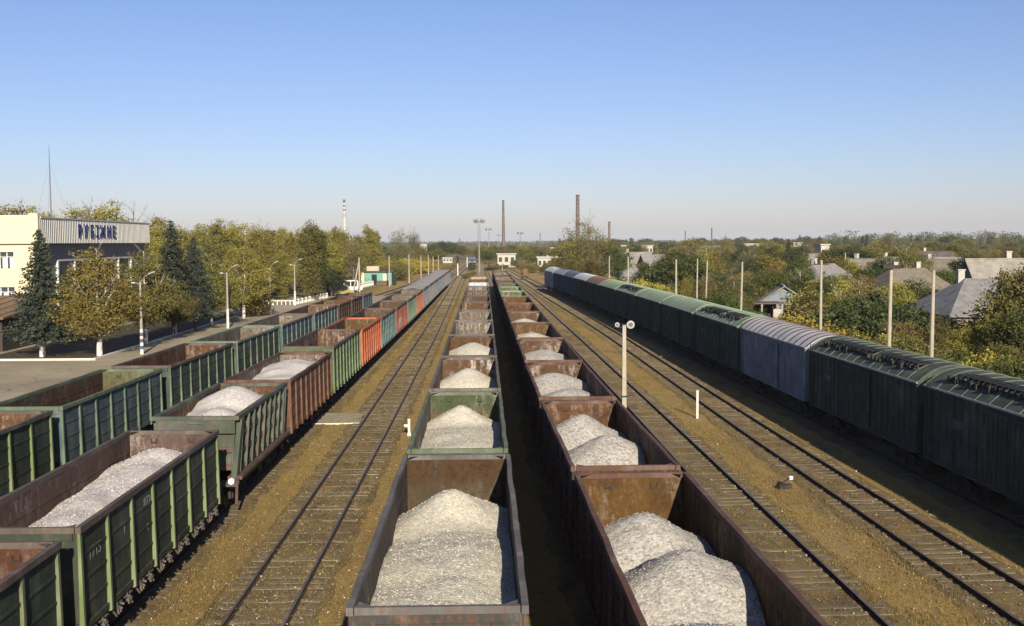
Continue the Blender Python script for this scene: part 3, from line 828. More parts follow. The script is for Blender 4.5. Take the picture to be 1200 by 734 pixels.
A1.append(gondola('green open wagon with stained end wall, between the red brown wagon and the orange wagon', P_A1, 64.7, H=3.75, paint=painted('leaf_green_paint', (.062, .095, .045), .25, .2), post=painted('leaf_green_posts', (.10, .145, .062), .2, .2), rail=RAILD, inner=I_BR1, group=GA1, npost=10))
A1.append(gondola('bright orange open wagon, empty and rusty inside', P_A1, 78.7, H=3.6, paint=ORANGE, inner=I_ORNG, group=GA1, npost=10))
A1.append(gondola('teal open wagon coupled right behind the orange one', P_A1, 92.5, paint=TEAL, post=painted('teal_posts', (.075, .135, .125), .2, .25), rail=RAILD, inner=I_DARK, group=GA1, lod=0, npost=10))
A1.append(gondola('red open wagon with a big white mark on its side', P_A1, 106.4, paint=REDP, rail=RAILD, inner=I_DARK, group=GA1, lod=0, npost=10, marks=[('НЛК', -5.0, 1.35, 1.35)]))
A1.append(gondola('pale green open wagon between the two red wagons', P_A1, 120.3, paint=painted('pale_green_paint', (.09, .125, .085), .2, .3), rail=RAILD, inner=I_GREY, group=GA1, lod=1, npost=10))
A1.append(gondola('red open wagon in front of the grey wagons filled with stone', P_A1, 134.2, paint=painted('rust_red_paint', (.23, .07, .032), .3, .2), rail=RAILD, inner=I_GREY, group=GA1, lod=1, npost=10))
cols = [(GREYB, 'dark blue grey'), (TAN, 'tan grey'), (GREYB, 'blue grey'), (GREYB2, 'bluish grey'), (GREYB, 'grey blue'), (TAN, 'dusty tan'), (GREYB, 'slate grey')]
words = ['nearest of the wagons heaped with grey stone, behind a red wagon', 'second of the grey wagons heaped with stone, behind the nearest one', 'third of the grey wagons heaped with stone', 'fourth of the grey wagons heaped with stone, the middle one', 'third from the far end of the grey stone wagons', 'second from the far end of the grey stone wagons', 'farthest of the grey wagons heaped with stone, near the signal']
for k, ((pm, cn), wd) in enumerate(zip(cols, words)):
    A1.append(gondola(cn+' wagon, '+wd, P_A1, 148.1+13.92*k, paint=pm, rail=RAILG, inner=I_GREY, group=GA1, lod=2, npost=10))
LG = 'gravel loads in the wagons'
load('long ridge of whitish gravel in the big green wagon at lower left', A1[1], [(.1, 4.2, 3.2, .55, .5, 1.6), (.05, 2.4, 3.12, .55, .5, 1.8), (0, .6, 3.02, .55, .5, 1.8), (-.08, -1.2, 2.97, .55, .5, 1.8), (0, -3.0, 2.9, .55, .5, 1.8), (.05, -4.8, 2.85, .55, .5, 1.5)], G_WHITE, 1, step=.05, group=LG, stones=6000)
load('tall rounded gravel heap rising above the rim of the lattice sided dump wagon', A1[2], [(-.05, 1.3, 3.78, .58, .45, 1.4), (-.1, -1.3, 3.3, .55, .6, 1.4), (0, -3.2, 2.95, .5, .8, 1.2)], G_WHITE, 2, L=9.5, W=3.0, step=.06, group=LG, zmin=2.3, zmax=4.1)
load('pale gravel heap in the red brown wagon behind the dump wagon', A1[3], [(.1, 2.2, 3.45, .45, 1.2, 1.8), (.2, -1.8, 3.05, .45, 1.2, 1.6)], G_WHITE, 3, step=.08, group=LG, zmax=3.6)
lw = ['nearest of the full grey wagons', 'second of the full grey wagons', 'third of the full grey wagons', 'fourth of the full grey wagons', 'third full grey wagon from the far end', 'second full grey wagon from the far end', 'farthest full grey wagon']
for k in range(7):
    load('flat grey stone load filling the '+lw[k], A1[10+k], [(0, y, 3.72, .25, 1.0, 1.6) for y in (-4.5, -1.5, 1.5, 4.5)], G_DUST, 20+k, step=.25, group=LG, zmax=3.75, name='stone_load', cat='stone load')

# ------------------------------------------------------------------ row A2 (along the platform)
GA2 = 'wagons of the row along the platform'; A2 = []
A2.append(gondola('dark green open wagon with a pinkish load, cut by the left edge of the photo', P_A2, 29.3, paint=DKGRN, post=GREENP, rail=RAILD, inner=I_RUST, group=GA2, latch=True))
A2.append(gondola('blue green open wagon with pale green end, second of the row beside the platform', P_A2, 43.15, paint=BLUEG, post=GREEN2P, rail=painted('green_worn_rail', (.09, .125, .068), .3, .35), inner=I_DARK, iend=inside('inside_brown_green', (.075, .045, .024), (.11, .07, .035), .35, top=(.085, .09, .045)), group=GA2))
A2.append(gondola('green open wagon with a rusty red inside, third of the row beside the platform', P_A2, 57.4, paint=GREEN2, post=GREEN2P, rail=RAILD, inner=I_RUST, group=GA2))
A2.append(gondola('green open wagon with a pale green end rail, beside the whitewashed lamp posts', P_A2, 71.4, paint=GREEN2, post=GREEN2P, rail=painted('mint_rail', (.12, .165, .11), .25, .35), inner=I_GREY, group=GA2))
A2.append(gondola('blue green open wagon with a whitish inside end, fifth of the row beside the platform', P_A2, 85.3, paint=BLUEG, post=BLUEGP, rail=RAILG, inner=I_GREY, group=GA2))
A2.append(gondola('teal green open wagon just before the brown ones of the row beside the platform', P_A2, 99.2, paint=BLUEG, post=BLUEGP, rail=RAILD, inner=I_BR1, group=GA2))
A2.append(gondola('short brown wagon with dark rim, nearest of the two brown ones beside the platform', P_A2, 113.1, L=8.1, paint=BROWN2, rail=BROWN, inner=I_DARK, group=GA2, npost=6))
A2.append(gondola('short brown wagon farther along, between the nearer brown wagon and the teal end wagon', P_A2, 122.2, L=8.1, paint=BROWN2, rail=BROWN2, inner=I_DARK, group=GA2, npost=6))
A2.append(gondola('short teal wagon at the far end of the row beside the platform', P_A2, 131.3, L=8.1, paint=TEAL, rail=RAILD, inner=I_DARK, group=GA2, npost=6))
load('pinkish gravel heap in the dark green wagon at the left edge', A2[0], [(0, 4.2, 3.0, .5, 1.2, 1.3), (0, 0, 2.9, .5, 1.2, 1.3)], G_PINK, 40, step=.09, group=LG)

# ------------------------------------------------------------------ row B (middle row, pale gravel)
GB = 'wagons of the middle row'; B = []
B.append(gondola('nearest wagon of the middle row, grey rimmed, at the bottom of the photo', P_B, 18.85, L=13.75, W=3.2, paint=painted('grey_brown_paint', (.05, .045, .038), .45, .5), rail=RAILG, inner=inside('inside_grey_steel', (.05, .043, .035), (.066, .055, .042), .25), iend=inside('inside_grey_orange', (.040, .033, .023), (.055, .042, .026), .15, top=(.060, .032, .014)), group=GB))
bs = [('green rimmed open wagon with a heaped pale gravel load, second of the middle row', painted('green_faded_rail', (.09, .115, .065), .3, .3), I_GREY, GREEN2),
      ('grey open wagon with dusty whitish end wall, third of the middle row', RAILG, inside('inside_dust_rust', (.055, .043, .033), (.085, .044, .022), 1.0), BROWN2),
      ('rust brown open wagon with a pointed pale heap, fourth of the middle row', RAILD, I_RUST, BROWN2),
      ('grey open wagon with white dust all over its inside, fifth of the middle row', RAILG, I_GREY, GREYB),
      ('dark grey open wagon with a dust stained end wall, sixth of the middle row', RAILG, I_GREY, GREYB),
      ('brown open wagon with a bright dust patch inside, seventh of the middle row', RAILD, I_BR1, BROWN2),
      ('dark open wagon, eighth of the middle row', RAILD, I_DARK, DKGRN),
      ('dark brown open wagon, ninth of the middle row', RAILD, I_PURP, BROWN2),
      ('dusty pale grey open wagon, tenth of the middle row', RAILG, I_GREY, GREYB),
      ('white dusted open wagon, third from the far end of the middle row', painted('white_rail', (.30, .30, .31), .2, .3), inside('inside_white', (.34, .33, .33), (.42, .42, .42), .7), GREYB),
      ('dark olive open wagon, last but one of the middle row', RAILD, I_DARK, DKGRN),
      ('tan open wagon closing the far end of the middle row', painted('tan_rail', (.22, .18, .11), .2, .3), inside('inside_tan', (.28, .22, .12), (.33, .26, .15), .4), TAN)]
IEND = {0: inside('inside_pale_green', (.06, .05, .025), (.085, .066, .03), .5, top=(.048, .068, .032))}
for k, (lb, rl, inn, pm) in enumerate(bs):
    B.append(gondola(lb, P_B, 33.5+13.95*k, paint=pm, rail=rl, inner=inn, iend=IEND.get(k), group=GB, lod=0 if k < 5 else (1 if k < 8 else 2)))
load('large pale gravel load with stepped ridges in the nearest wagon of the middle row', B[0], [(-.05, 2.7, 3.36, .64, .25, 1.0), (.45, 3.5, 2.95, .6, .3, 1.0), (.0, -1.3, 2.92, .6, 2.0, 1.6), (-.1, -4.6, 2.72, .3, 1.6, 1.6)], G_PALE, 50, L=13.75, W=3.2, step=.045, group=LG, stones=9000, soft=.5)
load('rounded pale gravel heap in the green rimmed second wagon of the middle row', B[1], [(-.05, 3.6, 3.35, .66, .25, 1.1), (.1, .3, 2.85, .25, 1.0, 1.9), (0, -3.5, 2.4, .4, 1.0, 1.2)], G_PALE, 51, step=.06, group=LG, stones=5000)
load('broad grey white gravel heap in the third wagon of the middle row', B[2], [(0, 3.0, 3.28, .6, .4, 1.15), (0, -1, 2.6, .4, 1.0, 1.2)], G_PALE, 52, step=.08, group=LG)
load('pointed pale gravel heap in the rust brown fourth wagon of the middle row', B[3], [(.1, 3.9, 3.2, .5, .7, 1.1), (0, 0, 2.5, .4, 1, 1.2)], G_PALE, 53, step=.1, group=LG)
load('low dusty gravel heap in the white dusted fifth wagon of the middle row', B[4], [(.2, 3.6, 2.3, .35, .8, 1.1), (0, -1, 2.0, .35, 1, 1.2)], G_WHITE, 54, step=.12, group=LG)
load('low gravel heap against the stained end wall in the sixth wagon of the middle row', B[5], [(.2, 4.6, 2.6, .4, .8, 1.1)], G_WHITE, 55, step=.12, group=LG)

# ------------------------------------------------------------------ row C (rust brown row right of the dark gap)
GC = 'wagons of the rust brown gravel row'; C = []
C.append(gondola('nearest rust brown wagon, with an orange inner end wall, at the bottom of the photo', P_C, 16.4, L=13.4, paint=BROWN2, rail=RAILR, inner=I_ORNG, group=GC))
cs = [('rust brown open wagon with scraped end wall and two grey mounds, second of its row', I_RUST, RAILR), ('brown open wagon with a white dusted end wall, third of the rust brown row', inside('inside_rust_dusty', (.05, .033, .018), (.075, .04, .02), 1.0), RAILR),
      ('brown open wagon with pale dust streaks, fourth of the rust brown row', I_BR1, RAILR), ('orange rust open wagon with a small pale heap, fifth of the rust brown row', I_ORNG, RAILR),
      ('dull brown open wagon with a tiny heap showing, sixth of the rust brown row', I_BR1, RAILD), ('red brown open wagon, seventh of the rust brown row', I_RUST, RAILR), ('orange brown open wagon, eighth of the rust brown row', I_ORNG, RAILR),
      ('green inside open wagon, nearest of the two green ones in the rust brown row', I_GRN, painted('grass_green_rail', (.14, .22, .12), .25, .3)), ('second green inside open wagon of the rust brown row, behind the nearer green one', I_GRN, painted('grass_green_rail', (0, 0, 0)))]
for k in range(6):
    cs.append((['dark green open wagon right behind the two green ones, rust brown row', 'dark grey open wagon, fifth from the far end of the rust brown row', 'dark open wagon with dusty rim, fourth from the far end of the rust brown row', 'dark olive open wagon, third from the far end of the rust brown row', 'dark slate open wagon, last but one of the rust brown row', 'farthest dark open wagon of the rust brown row, at its very end'][k],
               [I_GRN, I_DARK, I_GREY, I_DARK, I_GREY, I_DARK][k], [RAILD, RAILG, RAILG, RAILD, RAILG, RAILG][k]))
for k, (lb, inn, rl) in enumerate(cs):
    C.append(gondola(lb, P_C, 30.7+13.93*k, paint=BROWN2 if k < 8 else DKGRN, rail=rl, inner=inn, group=GC, lod=0 if k < 5 else (1 if k < 8 else 2)))
load('twin mounds of coarse grey gravel in the nearest rust brown wagon', C[0], [(-.15, 3.0, 3.25, .62, .4, 1.0), (.25, -.3, 3.3, .62, .42, 1.05), (.1, -4, 2.8, .45, 1.1, 1.1)], G_GREY, 60, L=13.4, step=.045, group=LG, rough=.028, stones=9000, soft=.12)
load('two overlapping grey gravel mounds in the second rust brown wagon', C[1], [(-.2, 3.9, 3.3, .62, .4, 1.0), (.3, -.1, 3.25, .62, .42, 1.0), (0, -4, 2.5, .5, .9, 1.0)], G_GREY, 61, step=.05, group=LG, rough=.028, stones=6000, soft=.12)
load('broad grey gravel heap in the third rust brown wagon', C[2], [(-.2, 4.0, 3.22, .52, .6, 1.05), (.2, 0, 2.95, .5, .8, 1.05)], G_GREY, 62, step=.08, group=LG)
load('grey gravel heap in the fourth rust brown wagon', C[3], [(-.15, 2.6, 3.12, .42, .9, 1.1), (.2, -1, 2.5, .42, .9, 1.05)], G_GREY, 63, step=.1, group=LG)
load('pale gravel heap in the fifth, orange rust wagon', C[4], [(-.2, 2.0, 3.1, .42, .8, 1.1)], G_PALE, 64, step=.12, group=LG)
load('pale gravel heap top showing in the sixth wagon of the rust brown row', C[5], [(-.1, 3.2, 3.05, .42, .8, 1.1)], G_PALE, 65, step=.15, group=LG)
load('small pale heap in the seventh wagon of the rust brown row', C[6], [(-.2, 3.0, 2.9, .42, .8, 1.1)], G_PALE, 66, step=.15, group=LG)

# ------------------------------------------------------------------ row E (boxcars)
GE = 'closed boxcars of the long row on the right'
BX = painted('boxcar_green', (.040, .050, .040), .25, .25); BXR = painted('green_roof', (.055, .07, .048), .15, .25); BXRIB = painted('green_roof_ribs', (.085, .105, .072), .1, .3)
BX2 = painted('boxcar_green_far', (.033, .055, .042), .2, .2); BXR2 = painted('mint_green_roof', (.15, .20, .125), .1, .2); BXR2B = painted('mint_roof_ribs', (.18, .24, .15), .1, .2)
PALE = painted('pale_blue_paint', (.15, .18, .225), .15, .2); PALER = painted('white_rusty_roof', (.46, .46, .45), .1, .2); PALERIB = painted('rust_red_ribs', (.12, .065, .05), .3, .3)
DKB = painted('dark_blue_paint', (.045, .065, .10), .2, .2); WHT = painted('white_car_paint', (.27, .285, .30), .12, .2)
BRR = painted('brown_roof', (.13, .075, .05), .3, .2)
ES = [('unseen dark green boxcar nearest the camera, added for its shadow on the ground', BX, BXR, BXRIB, 1), ('dark green boxcar with a cluttered roof walkway at the right edge of the photo', BX, BXR, BXRIB, 1), ('dark green boxcar with roof walkway, right in front of the pale blue one', BX, BXR, BXRIB, 1),  # first boxcar is out of view, added to cast shadow on the ground
      ('pale blue boxcar with white and rust striped roof', PALE, PALER, PALERIB, 0), ('dark green boxcar with a roof walkway, just behind the pale blue boxcar', BX2, BXR2, BXR2B, 1), ('green roofed boxcar without walkway, two behind the pale blue boxcar', BX2, BXR2, BXR2B, 0),
      ('green roofed boxcar three behind the pale blue boxcar', BX2, BXR2, BXR2B, 0), ('boxcar with bright green roof and a dark roof walkway, four behind the pale blue one', BX2, BXR2, BXR2B, 1), ('bright green roofed boxcar in front of the brown roofed one', BX2, BXR2, BXR2B, 0), ('brown roofed boxcar in the far part of the long boxcar row', BX2, BRR, BRR, 0),
      ('dark boxcar with a pale roof behind the brown roofed one', BX2, WHT, WHT, 0), ('dark blue boxcar third from the far end of the boxcar row', DKB, DKB, DKB, 0), ('dark blue boxcar last but one of the boxcar row', DKB, WHT, DKB, 0), ('white ended boxcar closing the far end of the boxcar row', WHT, WHT, WHT, 0)]
for k, (lb, pm, rm, rb, wk) in enumerate(ES):
    boxcar(lb, P_E, 14.5+14.73*k, paint=pm, roofm=rm, ribm=rb, walk=bool(wk), group=GE, lod=0 if k < 6 else 2, ribw=.12 if pm is PALE else .05)
# ------------------------------------------------------------------ trees and shrubs
F_GOLD = foliage('leaves_golden', [(.058, .064, .015), (.120, .116, .025), (.195, .165, .036), (.27, .215, .052)], .3)
F_OLIVE = foliage('leaves_olive', [(.04, .05, .014), (.08, .082, .022), (.13, .115, .032), (.175, .145, .042)], .3)
F_GREEN = foliage('leaves_green', [(.02, .032, .009), (.038, .055, .015), (.064, .078, .022), (.105, .105, .03)], .3)
F_DARK = foliage('leaves_dark_green', [(.012, .02, .008), (.024, .036, .012), (.042, .055, .018), (.065, .072, .025)], .2)
F_SPRUCE = foliage('needles_spruce', [(.010, .015, .010), (.022, .030, .020), (.038, .048, .033), (.055, .062, .043)], .1)
F_YELLOW = foliage('leaves_yellow', [(.13, .125, .025), (.24, .205, .035), (.34, .275, .045), (.40, .31, .06)], .3)
F_BROWN = foliage('leaves_brown', [(.07, .055, .024), (.13, .095, .036), (.18, .125, .044), (.15, .125, .045)], .25)
BARK = plain('bark', (.075, .058, .043), .95, var=.5); BIRCH = plain('birch_bark', (.42, .39, .34), .9, var=.45, scale=2); GREYBARK = plain('grey_twigs', (.13, .11, .09), .95, var=.4)

def leaves(mb, pts, size, rnd, flat=.0, droop=0.0):
    for (x, y, z) in pts:
        s = size*rnd.uniform(.6, 1.35)
        n = Vector((rnd.gauss(0, 1), rnd.gauss(0, 1), rnd.gauss(0, 1)+flat)).normalized()
        a = n.orthogonal().normalized(); b = n.cross(a); t = rnd.uniform(0, 2*pi)
        u = (a*cos(t)+b*sin(t))*s; v = (b*cos(t)-a*sin(t))*s*rnd.uniform(.55, .9)
        p = Vector((x, y, z))
        mb.quad(p-u*.5, p+v*.45, p+u*.55, p-v*.42)
def clump_points(rnd, blobs, nclump, per, rc):
    """leaf positions: clumps seated toward the surface of the blobs, leaving gaps between them"""
    pts = []; wsum = sum(b[3]*b[4]*b[5] for b in blobs)
    for b in blobs:
        k = max(2, int(nclump*b[3]*b[4]*b[5]/wsum))
        for _ in range(k):
            d = Vector((rnd.gauss(0, 1), rnd.gauss(0, 1), rnd.gauss(0, 1))).normalized()
            r = rnd.uniform(.35, 1.0)**.45*rnd.uniform(.8, 1.08)
            c = Vector((b[0]+d.x*b[3]*r, b[1]+d.y*b[4]*r, b[2]+d.z*b[5]*r)); rr = rc*rnd.uniform(.5, 1.4)
            for _ in range(per):
                pts.append((c.x+rnd.gauss(0, rr), c.y+rnd.gauss(0, rr), c.z+rnd.gauss(0, rr*.8)))
    return pts
def limbs(mb, rnd, h, r, nlimb=9, spread=.35, z0=.22, z1=.9, up=.5, twig=3, lean=.03, m=0):
    top = Vector((rnd.uniform(-lean, lean)*h, rnd.uniform(-lean, lean)*h, h*z1))
    pts = [Vector((0, 0, -.1))]+[Vector((top.x*t+rnd.uniform(-.012, .012)*h, top.y*t+rnd.uniform(-.012, .012)*h, h*z1*t)) for t in (.15, .35, .55, .78, 1)]
    mb.tube(pts, [r*1.25, r, r*.82, r*.6, r*.38, r*.12], 8, m)
    for k in range(nlimb):
        t = z0+(z1-z0)*(k+rnd.random()*.7)/nlimb; zz = h*t
        f = min(1, zz/(h*z1)); i = min(len(pts)-2, int(f*(len(pts)-1))); p = pts[i].lerp(pts[i+1], f*(len(pts)-1)-i)
        a = k*2.4+rnd.uniform(-.5, .5); ln = h*spread*(1.15-t*.75)*rnd.uniform(.7, 1.15)
        d = Vector((cos(a), sin(a), up*rnd.uniform(.6, 1.5))).normalized()
        q = p+d*ln*.5+Vector((0, 0, ln*.04)); e = p+d*ln+Vector((rnd.uniform(-.1, .1), rnd.uniform(-.1, .1), rnd.uniform(0, .2)))*ln
        rr = r*.42*(1.1-t); mb.tube([p, q, e], [rr, rr*.6, rr*.15], 5, m)
        for _ in range(twig):
            s = p.lerp(e, rnd.uniform(.35, .9)); dd = (d+Vector((rnd.uniform(-.8, .8), rnd.uniform(-.8, .8), rnd.uniform(-.1, .8)))).normalized()
            mb.tube([s, s+dd*ln*.45], [rr*.35, rr*.06], 4, m)
PROTO = {}
def proto(kind, seed):
    """-> (trunk mesh, crown mesh), about real size; crown mats are set per object"""
    k = (kind, seed)
    if k in PROTO: return PROTO[k]
    rnd = random.Random(hash(kind) % 1000 if False else sum(map(ord, kind))*7+seed*31)
    tb, cb = MB(), MB(); U = rnd.uniform
    if kind == 'birch':          # broad drooping round crown, 11 m
        h = 11; limbs(tb, rnd, h, .17, 12, .40, .2, .95, .75, 4)
        blobs = [(0, 0, 5.9, 3.1, 3.1, 3.9), (0, 0, 4.0, 3.0, 3.0, 1.9), (U(-.5, .5), U(-.5, .5), 8.6, 2.0, 2.0, 2.1)]
        for i in range(6): a = i*1.05+U(-.3, .3); blobs.append((2.5*cos(a), 2.5*sin(a), U(3.9, 5.6), 1.6, 1.6, 2.1))
        leaves(cb, clump_points(rnd, blobs, 480, 46, .33), .19, rnd); mt = (BIRCH, F_GOLD)
    elif kind == 'round':        # leafy garden tree, 8 m
        h = 8; limbs(tb, rnd, h, .19, 8, .36, .2, .85, .8, 2)
        blobs = [(0, 0, 5.0, 2.5, 2.5, 2.4)]
        for i in range(6): a = i*1.05+U(-.4, .4); rr = U(1.4, 2.3); blobs.append((rr*cos(a), rr*sin(a), U(3.0, 5.8), U(1.1, 1.7), U(1.1, 1.7), U(1.0, 1.6)))
        leaves(cb, clump_points(rnd, blobs, 320, 40, .31), .21, rnd); mt = (BARK, F_GREEN)
    elif kind == 'poplar':       # columnar, 14 m
        h = 14; limbs(tb, rnd, h, .2, 16, .17, .1, .96, 2.2, 3)
        blobs = [(U(-.2, .2), U(-.2, .2), 2.2+i*1.55, 1.55-.1*abs(i-3), 1.55-.1*abs(i-3), 1.3) for i in range(7)]+[(U(-.3, .3), 0, 12.6, .6, .6, 1.3)]
        leaves(cb, clump_points(rnd, blobs, 330, 36, .31), .22, rnd); mt = (BARK, F_OLIVE)
    elif kind == 'tall':         # tall loose autumn tree, 13 m
        h = 13; limbs(tb, rnd, h, .2, 14, .30, .2, .97, 1.3, 4)
        blobs = [(0, 0, 7.2, 2.0, 2.0, 3.6)]
        for i in range(8): a = i*2.4+U(-.5, .5); rr = U(.9, 2.0); blobs.append((rr*cos(a), rr*sin(a), 3.6+i*1.05, U(1.0, 1.5), U(1.0, 1.5), U(1.2, 1.9)))
        blobs.append((U(-.4, .4), U(-.4, .4), 11.8, .8, .8, 1.4))
        leaves(cb, clump_points(rnd, blobs, 330, 36, .35), .22, rnd); mt = (BARK, F_GOLD)
    elif kind == 'spruce':       # layered needle branches, 14 m
        h = 14; tb.tube([(0, 0, -.1), (0, 0, h*.5), (.05, 0, h*.98)], [.19, .12, .02], 8)
        pts = []; z = 2.3
        while z < h*.985:
            f = 1-z/h; R = .15+3.3*f**.85; nb = max(5, int(11*f)+5); off = U(0, 6)
            for b in range(nb):
                if rnd.random() < .12: continue
                a = off+b*2*pi/nb+U(-.25, .25); L = R*U(.55, 1.22)
                tb.tube([(0, 0, z), (cos(a)*L*.8, sin(a)*L*.8, z-.16*L)], [.03, .008], 4)
                for q in range(max(6, int(L*34))):
                    t = (q+rnd.random())/max(6, int(L*34)); d = L*(.08+.94*t); sp = .12+.34*(1-t)*L*.33
                    pts.append((cos(a)*d+U(-sp, sp), sin(a)*d+U(-sp, sp), z-.24*d+.10*t*t*L+U(-.34, .07)))
            z += .27+.15*f
        leaves(cb, pts, .24, rnd, flat=.5); mt = (BARK, F_SPRUCE)
    elif kind == 'bare':         # half bare tree with upright limbs, 11 m
        h = 11; limbs(tb, rnd, h, .2, 22, .34, .12, .97, 1.7, 9, m=0)
        blobs = [(U(-1, 1), U(-1, 1), 4+i*.9, 1.7, 1.7, 1.6) for i in range(6)]
        leaves(cb, clump_points(rnd, blobs, 150, 30, .42), .18, rnd); mt = (GREYBARK, F_OLIVE)
    elif kind == 'bush':         # wide shrub, 3.4 m
        for i in range(7):
            a = i*.9; tb.tube([(0, 0, -.05), (cos(a)*.5, sin(a)*.5, 1.2), (cos(a)*1.2, sin(a)*1.2, 2.6)], [.05, .03, .01], 5)
        blobs = [(0, 0, 1.5, 1.6, 1.6, 1.5)]
        for i in range(6): a = i*1.05+U(-.3, .3); blobs.append((1.5*cos(a), 1.5*sin(a), U(.8, 1.9), 1.0, 1.0, 1.0))
        leaves(cb, clump_points(rnd, blobs, 190, 42, .26), .15, rnd); mt = (BARK, F_YELLOW)
    PROTO[k] = (tb.mesh(kind+'_trunk', mt[0]), cb.mesh(kind+'_crown', mt[1]), h if kind != 'bush' else 3.4)
    return PROTO[k]
CROWN_CACHE = {}
TNAME = {'birch': 'birch_tree', 'round': 'leafy_tree', 'poplar': 'poplar_tree', 'tall': 'autumn_tree', 'spruce': 'spruce_tree', 'bare': 'half_bare_tree', 'bush': 'shrub'}
def tree(kind, x, y, height, label, width=1.0, fol=None, z=0.0, seed=None, group=None, rot=None, whitewash=False, trunk=None):
    seed = seed if seed is not None else int(abs(x*7+y*3)) % 3
    tm, cm, h0 = proto(kind, seed)
    if fol is not None or trunk is not None:
        kk = (kind, seed, fol.name if fol else '', trunk.name if trunk else '')
        if kk not in CROWN_CACHE:
            c2, t2 = cm, tm
            if fol: c2 = cm.copy(); c2.materials.clear(); c2.materials.append(fol)
            if trunk: t2 = tm.copy(); t2.materials.clear(); t2.materials.append(trunk)
            CROWN_CACHE[kk] = (t2, c2)
        tm, cm = CROWN_CACHE[kk]
    s = height/h0
    t = thing(TNAME[kind], label, 'shrub' if kind == 'bush' else 'tree', (x, y, z), rot if rot is not None else (x*1.7+y*.9) % 6.28, group)
    t.scale = (s*width, s*width, s)
    link('trunk' if kind != 'bush' else 'stems', tm, t); link('crown' if kind != 'bush' else 'foliage', cm, t)
    if whitewash:
        mb = MB(); r = .26*(1.0 if kind != 'spruce' else 1.05); mb.tube([(0, 0, 0.01), (0, 0, .6), (0, 0, 1.25)], [r, r*.92, r*.86], 10)
        o = mb.build('whitewashed_foot', WHITE, t); o.scale = (1/(s*width)*1.0, 1/(s*width)*1.0, 1/s)
    return t
def tree_px(kind, px, Y, top, label, **k):
    """stands at distance Y under pixel column px; its top reaches pixel row top"""
    p = at_y(px, top, Y); zz = k.pop('z', 0.0)
    return tree(kind, p.x, Y, max(1.5, p.z-zz), label, z=zz, **k)

# ---- by the station
tree_px('spruce', 45, 95, 266, 'dark blue green spruce with whitewashed foot in front of the cream station wall', width=1.25, z=PZ, seed=0, whitewash=True)
tree_px('birch', 113, 95.5, 286, 'broad golden birch with whitewashed foot at the corner of the white kerb', width=1.16, z=PZ, seed=0, whitewash=True, rot=.4)
tree_px('birch', 168, 106, 288, 'olive birch with forked white limbs behind the nearest platform lamp post', width=1.0, z=PZ, seed=1, rot=2.2, fol=F_OLIVE)
tree_px('spruce', 200, 118, 256, 'tall dark spruce right of the station sign, left one of the pair', width=1.2, z=PZ, seed=1)
tree_px('spruce', 226, 124, 276, 'lower dark spruce, right one of the pair behind the olive birches', width=1.2, z=PZ, seed=0, rot=2)
tree_px('birch', 205, 117, 325, 'small olive birch in front of the pair of dark spruces', width=1.05, z=PZ, seed=1, fol=F_OLIVE, rot=1.1)
tree_px('birch', 246, 130, 300, 'olive golden birch behind the second platform lamp post', width=1.25, z=PZ, seed=0, rot=3.1, fol=F_OLIVE)
tree_px('birch', 284, 142, 285, 'golden birch between the second and third platform lamp posts', width=1.2, z=PZ, seed=1, rot=4.4)
tree_px('bush', 294, 146, 330, 'small round yellowish tree at the left end of the white balustrade', width=.9, z=PZ, fol=F_GOLD)
tree_px('poplar', 362, 184, 256, 'green yellow poplar behind the white balustrade, tallest by the platform', width=1.2, z=0, seed=0, fol=F_OLIVE)
tree_px('poplar', 372, 190, 262, 'slimmer poplar growing against the tallest poplar by the balustrade', width=1.1, z=0, seed=1, fol=F_GREEN)
tree_px('round', 388, 205, 312, 'dark low tree behind the parked van', width=1.3, fol=F_DARK)
tree_px('bush', 324, 205, 325, 'dark shrub behind the white balustrade', width=1.7, fol=F_DARK)
tree_px('bush', 590, 405, 309, 'olive shrub in front of the white hut, left', width=1.6, fol=F_OLIVE)
tree_px('round', 603, 400, 304, 'olive tree in front of the right end of the white hut', width=1.3, fol=F_OLIVE)
tree_px('bush', 574, 380, 312, 'wide olive shrub between the floodlight tower and the white hut', width=1.8, fol=F_GREEN)
rw = random.Random(33)
for k in range(46):
    Y = rw.uniform(235, 430); x = rw.choice([rw.uniform(-4.8, -2.8), rw.uniform(5.2, 6.4)+ (0 if Y < 300 else -2), rw.uniform(-13.5, -11.5), rw.uniform(P_E(Y)+3, P_E(Y)+22), rw.uniform(P_E(Y)+3, P_E(Y)+22)])
    tree('bush', x, Y, rw.uniform(.9, 1.9) if x < P_E(Y)+2.5 else rw.uniform(1.8, 4.2), 'low weedy shrub between and beside the tracks at the far end of the yard', width=rw.uniform(1.0, 1.6), fol=rw.choice([F_OLIVE, F_GOLD, F_BROWN, F_GREEN]), group='weedy shrubs at the far end of the yard')
rt = random.Random(11)
# ---- the wood behind the station and along the left: each tree by column and top row
GW = 'autumn wood behind the station'
for px, top, Y in [(186, 256, 170), (252, 257, 172), (259, 260, 174), (270, 258, 178), (277, 263, 181), (298, 262, 190), (310, 266, 200), (327, 268, 205), (340, 270, 214), (355, 268, 222), (392, 264, 240), (401, 268, 246)]:
    tree_px('poplar', px, Y, top, 'slim golden poplar standing up among the autumn trees behind the platform', width=rt.uniform(.85, 1.1), fol=rt.choice([F_GOLD, F_OLIVE, F_GOLD]), group='slim golden poplars behind the platform')
row = [(6, 243, 175), (22, 240, 182), (40, 242, 178), (86, 243, 186), (100, 240, 180), (118, 242, 190), (135, 238, 184), (152, 244, 182), (180, 255, 196)]
for px, top, Y in row:
    tree_px(rt.choice(['tall', 'bare', 'tall']), px, Y, top+rt.uniform(-2, 3), 'autumn tree top rising above the roof of the station building', width=1.25, group=GW+' roof')
